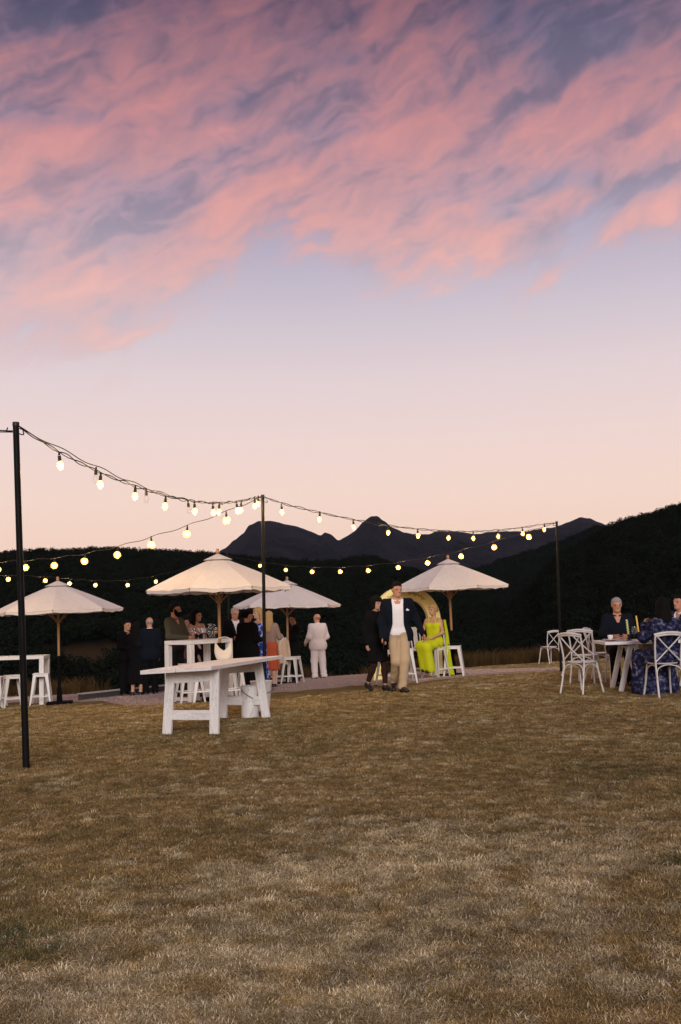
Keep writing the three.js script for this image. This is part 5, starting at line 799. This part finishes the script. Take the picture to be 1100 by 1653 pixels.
person({ H: 1.66, px: 319, z: 19.0, yaw: 48, female: true, near: true, label: 'dark-haired woman with white shoulder ruffle and black print dress behind the bar table', skin: 'tan', hair: longHair('black', 0.25), headYaw: 28, pose: { ...holdR, elL: [0.24, 1.14, 0.0], wrL: [0.2, 0.92, 0.14] }, dye: (x, y, z) => { const v = Math.sin(x * 42) * Math.sin(z * 42) + 0.7 * Math.sin(y * 20 + x * 30); return y > 1.29 && x > 0.02 ? [0.72, 0.70, 0.72] : v > 0.55 ? [0.55, 0.50, 0.48] : v > 0.35 ? [0.3, 0.12, 0.1] : [0.015, 0.014, 0.018]; }, clothes: [{ kind: 'dress', mat: 'print', hem: 0.3, flare: 0.15, top: 0.09, sleeves: 0 }, { kind: 'shoes', mat: 'leather' }] });
person({ H: 1.72, px: 382, z: 20.4, yaw: 25, label: 'grey-haired man in a dark suit looking down, right of the umbrella pole', skin: 'ruddy', hair: shortHair('grey', { thick: 0.008, bald: 0.10 }), headPitch: 16, headYaw: 8, pose: { ...holdL, ...holdR }, clothes: suit('black') });
person({ H: 1.60, px: 402, z: 19.2, yaw: 140, female: true, label: 'person in black with dark hair, back turned and face in profile to the right', skin: 'ruddy', hair: { color: 'black', thick: 0.02, line: 0.05, cut: 0.0, nape: 0.06, extra: [[[0, 0.04, -0.11], [0, 0.0, -0.12], 0.04]] }, headYaw: -35, headPitch: 12, build: 1.15, pose: { ...holdR }, clothes: [{ kind: 'trousers', mat: 'black' }, { kind: 'jacket', mat: 'black', hem: 0.78, loose: 0.04 }, { kind: 'shoes', mat: 'leather' }] });
person({ H: 1.70, px: 420, z: 20.8, yaw: -62, female: true, label: 'blond woman in a blue patterned dress facing left beside the black pole', skin: 'fair', hair: longHair('blond', 0.2), headPitch: 6, pose: { elL: [0.22, 1.12, 0.02], wrL: [0.08, 1.02, 0.24], elR: [-0.22, 1.12, 0.02], wrR: [-0.08, 1.04, 0.25] }, dye: (x, y, z) => { const v = fbm(x * 22, y * 20, z * 22, 2); return v > 0.16 ? [0.5, 0.5, 0.55] : v > 0 ? [0.05, 0.11, 0.5] : [0.02, 0.05, 0.30]; }, clothes: [{ kind: 'dress', mat: 'print', hem: 0.18, flare: 0.17, top: 0.05, sleeves: 0.006 }, { kind: 'shoes', mat: 'leather' }] });
const p10 = person({ H: 1.67, px: 437, z: 22.0, yaw: 160, female: true, label: 'woman with long fair hair and a bright orange skirt, half behind the black pole', skin: 'fair', hair: longHair('blond', 0.32), pose: { elL: [0.24, 1.13, 0.03], wrL: [0.16, 1.05, 0.26], ...holdR }, clothes: [{ kind: 'shirt', mat: 'pinkTop', sleeves: true, vee: 0.05 }, { kind: 'skirt', mat: 'orange', hem: 0.42, flare: 0.16 }, { kind: 'shoes', mat: 'leather' }] });
person({ H: 1.70, at: [S_grey.position.x, S_grey.position.y, S_grey.position.z], seated: true, base: SIT(0.68), yaw: -50, label: 'guest in a grey jacket and pale trousers hunched on a stool under the far umbrella', skin: 'deep', hair: shortHair('black'), headPitch: 22, pose: { shL: [0.178, 1.20, 0.10], shR: [-0.178, 1.20, 0.10], nk: [0, 1.25, 0.12], hd: [0, 1.38, 0.2], chL: [0.085, 1.09, 0.08], chR: [-0.085, 1.09, 0.08], elL: [0.25, 0.97, 0.18], wrL: [0.12, 0.88, 0.36], elR: [-0.25, 0.97, 0.18], wrR: [-0.12, 0.88, 0.36] }, clothes: [{ kind: 'trousers', mat: 'greyLight', waist: 0.36 }, { kind: 'jacket', mat: 'grey', loose: 0.03 }, { kind: 'shoes', mat: 'brown' }] });
person({ H: 1.72, px: 477, z: 25.8, yaw: -70, label: 'man in black in deep shade behind the far umbrella pole', skin: 'deep', hair: shortHair('black'), headYaw: 15, pose: { ...holdR, ...holdL }, clothes: [{ kind: 'shirt', mat: 'charcoal', vee: 0 }, { kind: 'trousers', mat: 'black' }, { kind: 'jacket', mat: 'black', open: 0.34 }, { kind: 'shoes', mat: 'leather' }] });
const pale = person({ near: true, H: 1.78, px: 515, z: 27.6, yaw: 206, label: 'bald man in a pale suit seen from behind, standing apart by the path', skin: 'ruddy', hair: shortHair('ginger', { thick: 0.004, bald: 0.04, nape: 0.04 }), headYaw: 25, build: 1.06, pose: { elL: [0.27, 1.14, -0.02], wrL: [0.27, 0.99, 0.20], elR: [-0.28, 1.13, 0.0], wrR: [-0.2, 1.02, 0.22], knL: [0.12, 0.5, 0.0], anL: [0.13, 0.085, -0.05], knR: [-0.13, 0.5, 0.03], anR: [-0.17, 0.085, 0.02] }, clothes: [{ kind: 'shirt', mat: 'white', vee: 0 }, { kind: 'trousers', mat: 'pale', loose: 0.03 }, { kind: 'jacket', mat: 'pale', open: 0.34, loose: 0.03, wr: 0.012 }, { kind: 'shoes', mat: 'leather' }] });
// dining guests
person({ near: true, H: 1.74, at: [C_grey.position.x, C_grey.position.y, C_grey.position.z], seated: true, base: SIT(0.47), yaw: -10, label: 'grey-haired guest in dark blue seated at the dining table facing us', skin: 'ruddy', hair: shortHair('grey', { thick: 0.01, top: 1.6 }), headPitch: 8, headYaw: 6, pose: { elL: [0.26, 0.80, 0.1], wrL: [0.12, 0.77, 0.33], elR: [-0.26, 0.80, 0.1], wrR: [-0.12, 0.77, 0.33] }, clothes: [{ kind: 'trousers', mat: 'black', waist: 0.36 }, { kind: 'shirt', mat: 'navy', sleeves: true, vee: 0.12, hem: 0.62 }, { kind: 'shoes', mat: 'leather' }] });
const blueDye = (x, y, z) => { const v = fbm(x * 16, y * 16, z * 16, 3), c = Math.sin(x * 60) * Math.sin(y * 60); return v > 0.27 ? [0.17, 0.17, 0.23] : v > 0.06 ? [0.035, 0.042, 0.10] : c > 0.5 ? [0.05, 0.055, 0.10] : [0.012, 0.013, 0.036]; };
person({ near: true, H: 1.70, at: [C_blue.position.x + 0.06, C_blue.position.y, C_blue.position.z], seated: true, female: true, base: SIT(0.47), yaw: 196, label: 'dark-haired woman in blue floral dress seated with her back to us', skin: 'tan', hair: longHair('black', 0.2), headYaw: -30, pose: { elL: [0.25, 0.82, 0.16], wrL: [0.12, 1.0, 0.33], elR: [-0.30, 0.85, 0.18], wrR: [-0.06, 1.02, 0.34], knL: [0.16, 0.52, 0.43], knR: [-0.2, 0.52, 0.40], anL: [0.16, 0.1, 0.40], anR: [-0.24, 0.1, 0.36] }, dye: blueDye, clothes: [{ kind: 'dress', mat: 'print', sleeves: 0.03, top: 0.0, flare: 0.17, loose: 0.03, folds: 0.8 }, { kind: 'shoes', mat: 'leather' }] });
person({ H: 1.76, at: [C_edge.position.x, C_edge.position.y, C_edge.position.z], seated: true, base: SIT(0.47), yaw: -62, label: 'guest in blue jacket with white collar at the right picture edge', skin: 'ruddy', hair: shortHair('black'), pose: { elL: [0.25, 0.84, 0.14], wrL: [0.1, 0.80, 0.36] }, dye: blueDye, clothes: [{ kind: 'trousers', mat: 'black', waist: 0.36 }, { kind: 'shirt', mat: 'white', vee: 0.1 }, { kind: 'jacket', mat: 'print', open: 0.34 }, { kind: 'shoes', mat: 'leather' }] });
// drinks in hands
wineGlass('stemmed glass held up by the woman with the orange skirt', p10.hand('L').toArray(), 0.45, M.beer);
// ------------------------------------------------------------------ picture
const renderer = new THREE.WebGLRenderer({ antialias: true });
renderer.toneMapping = THREE.LinearToneMapping; renderer.toneMappingExposure = EXPOSURE;
renderer.shadowMap.enabled = true; renderer.shadowMap.type = THREE.PCFSoftShadowMap;
renderer.setSize(681, 1024);
renderer.render(scene, camera);
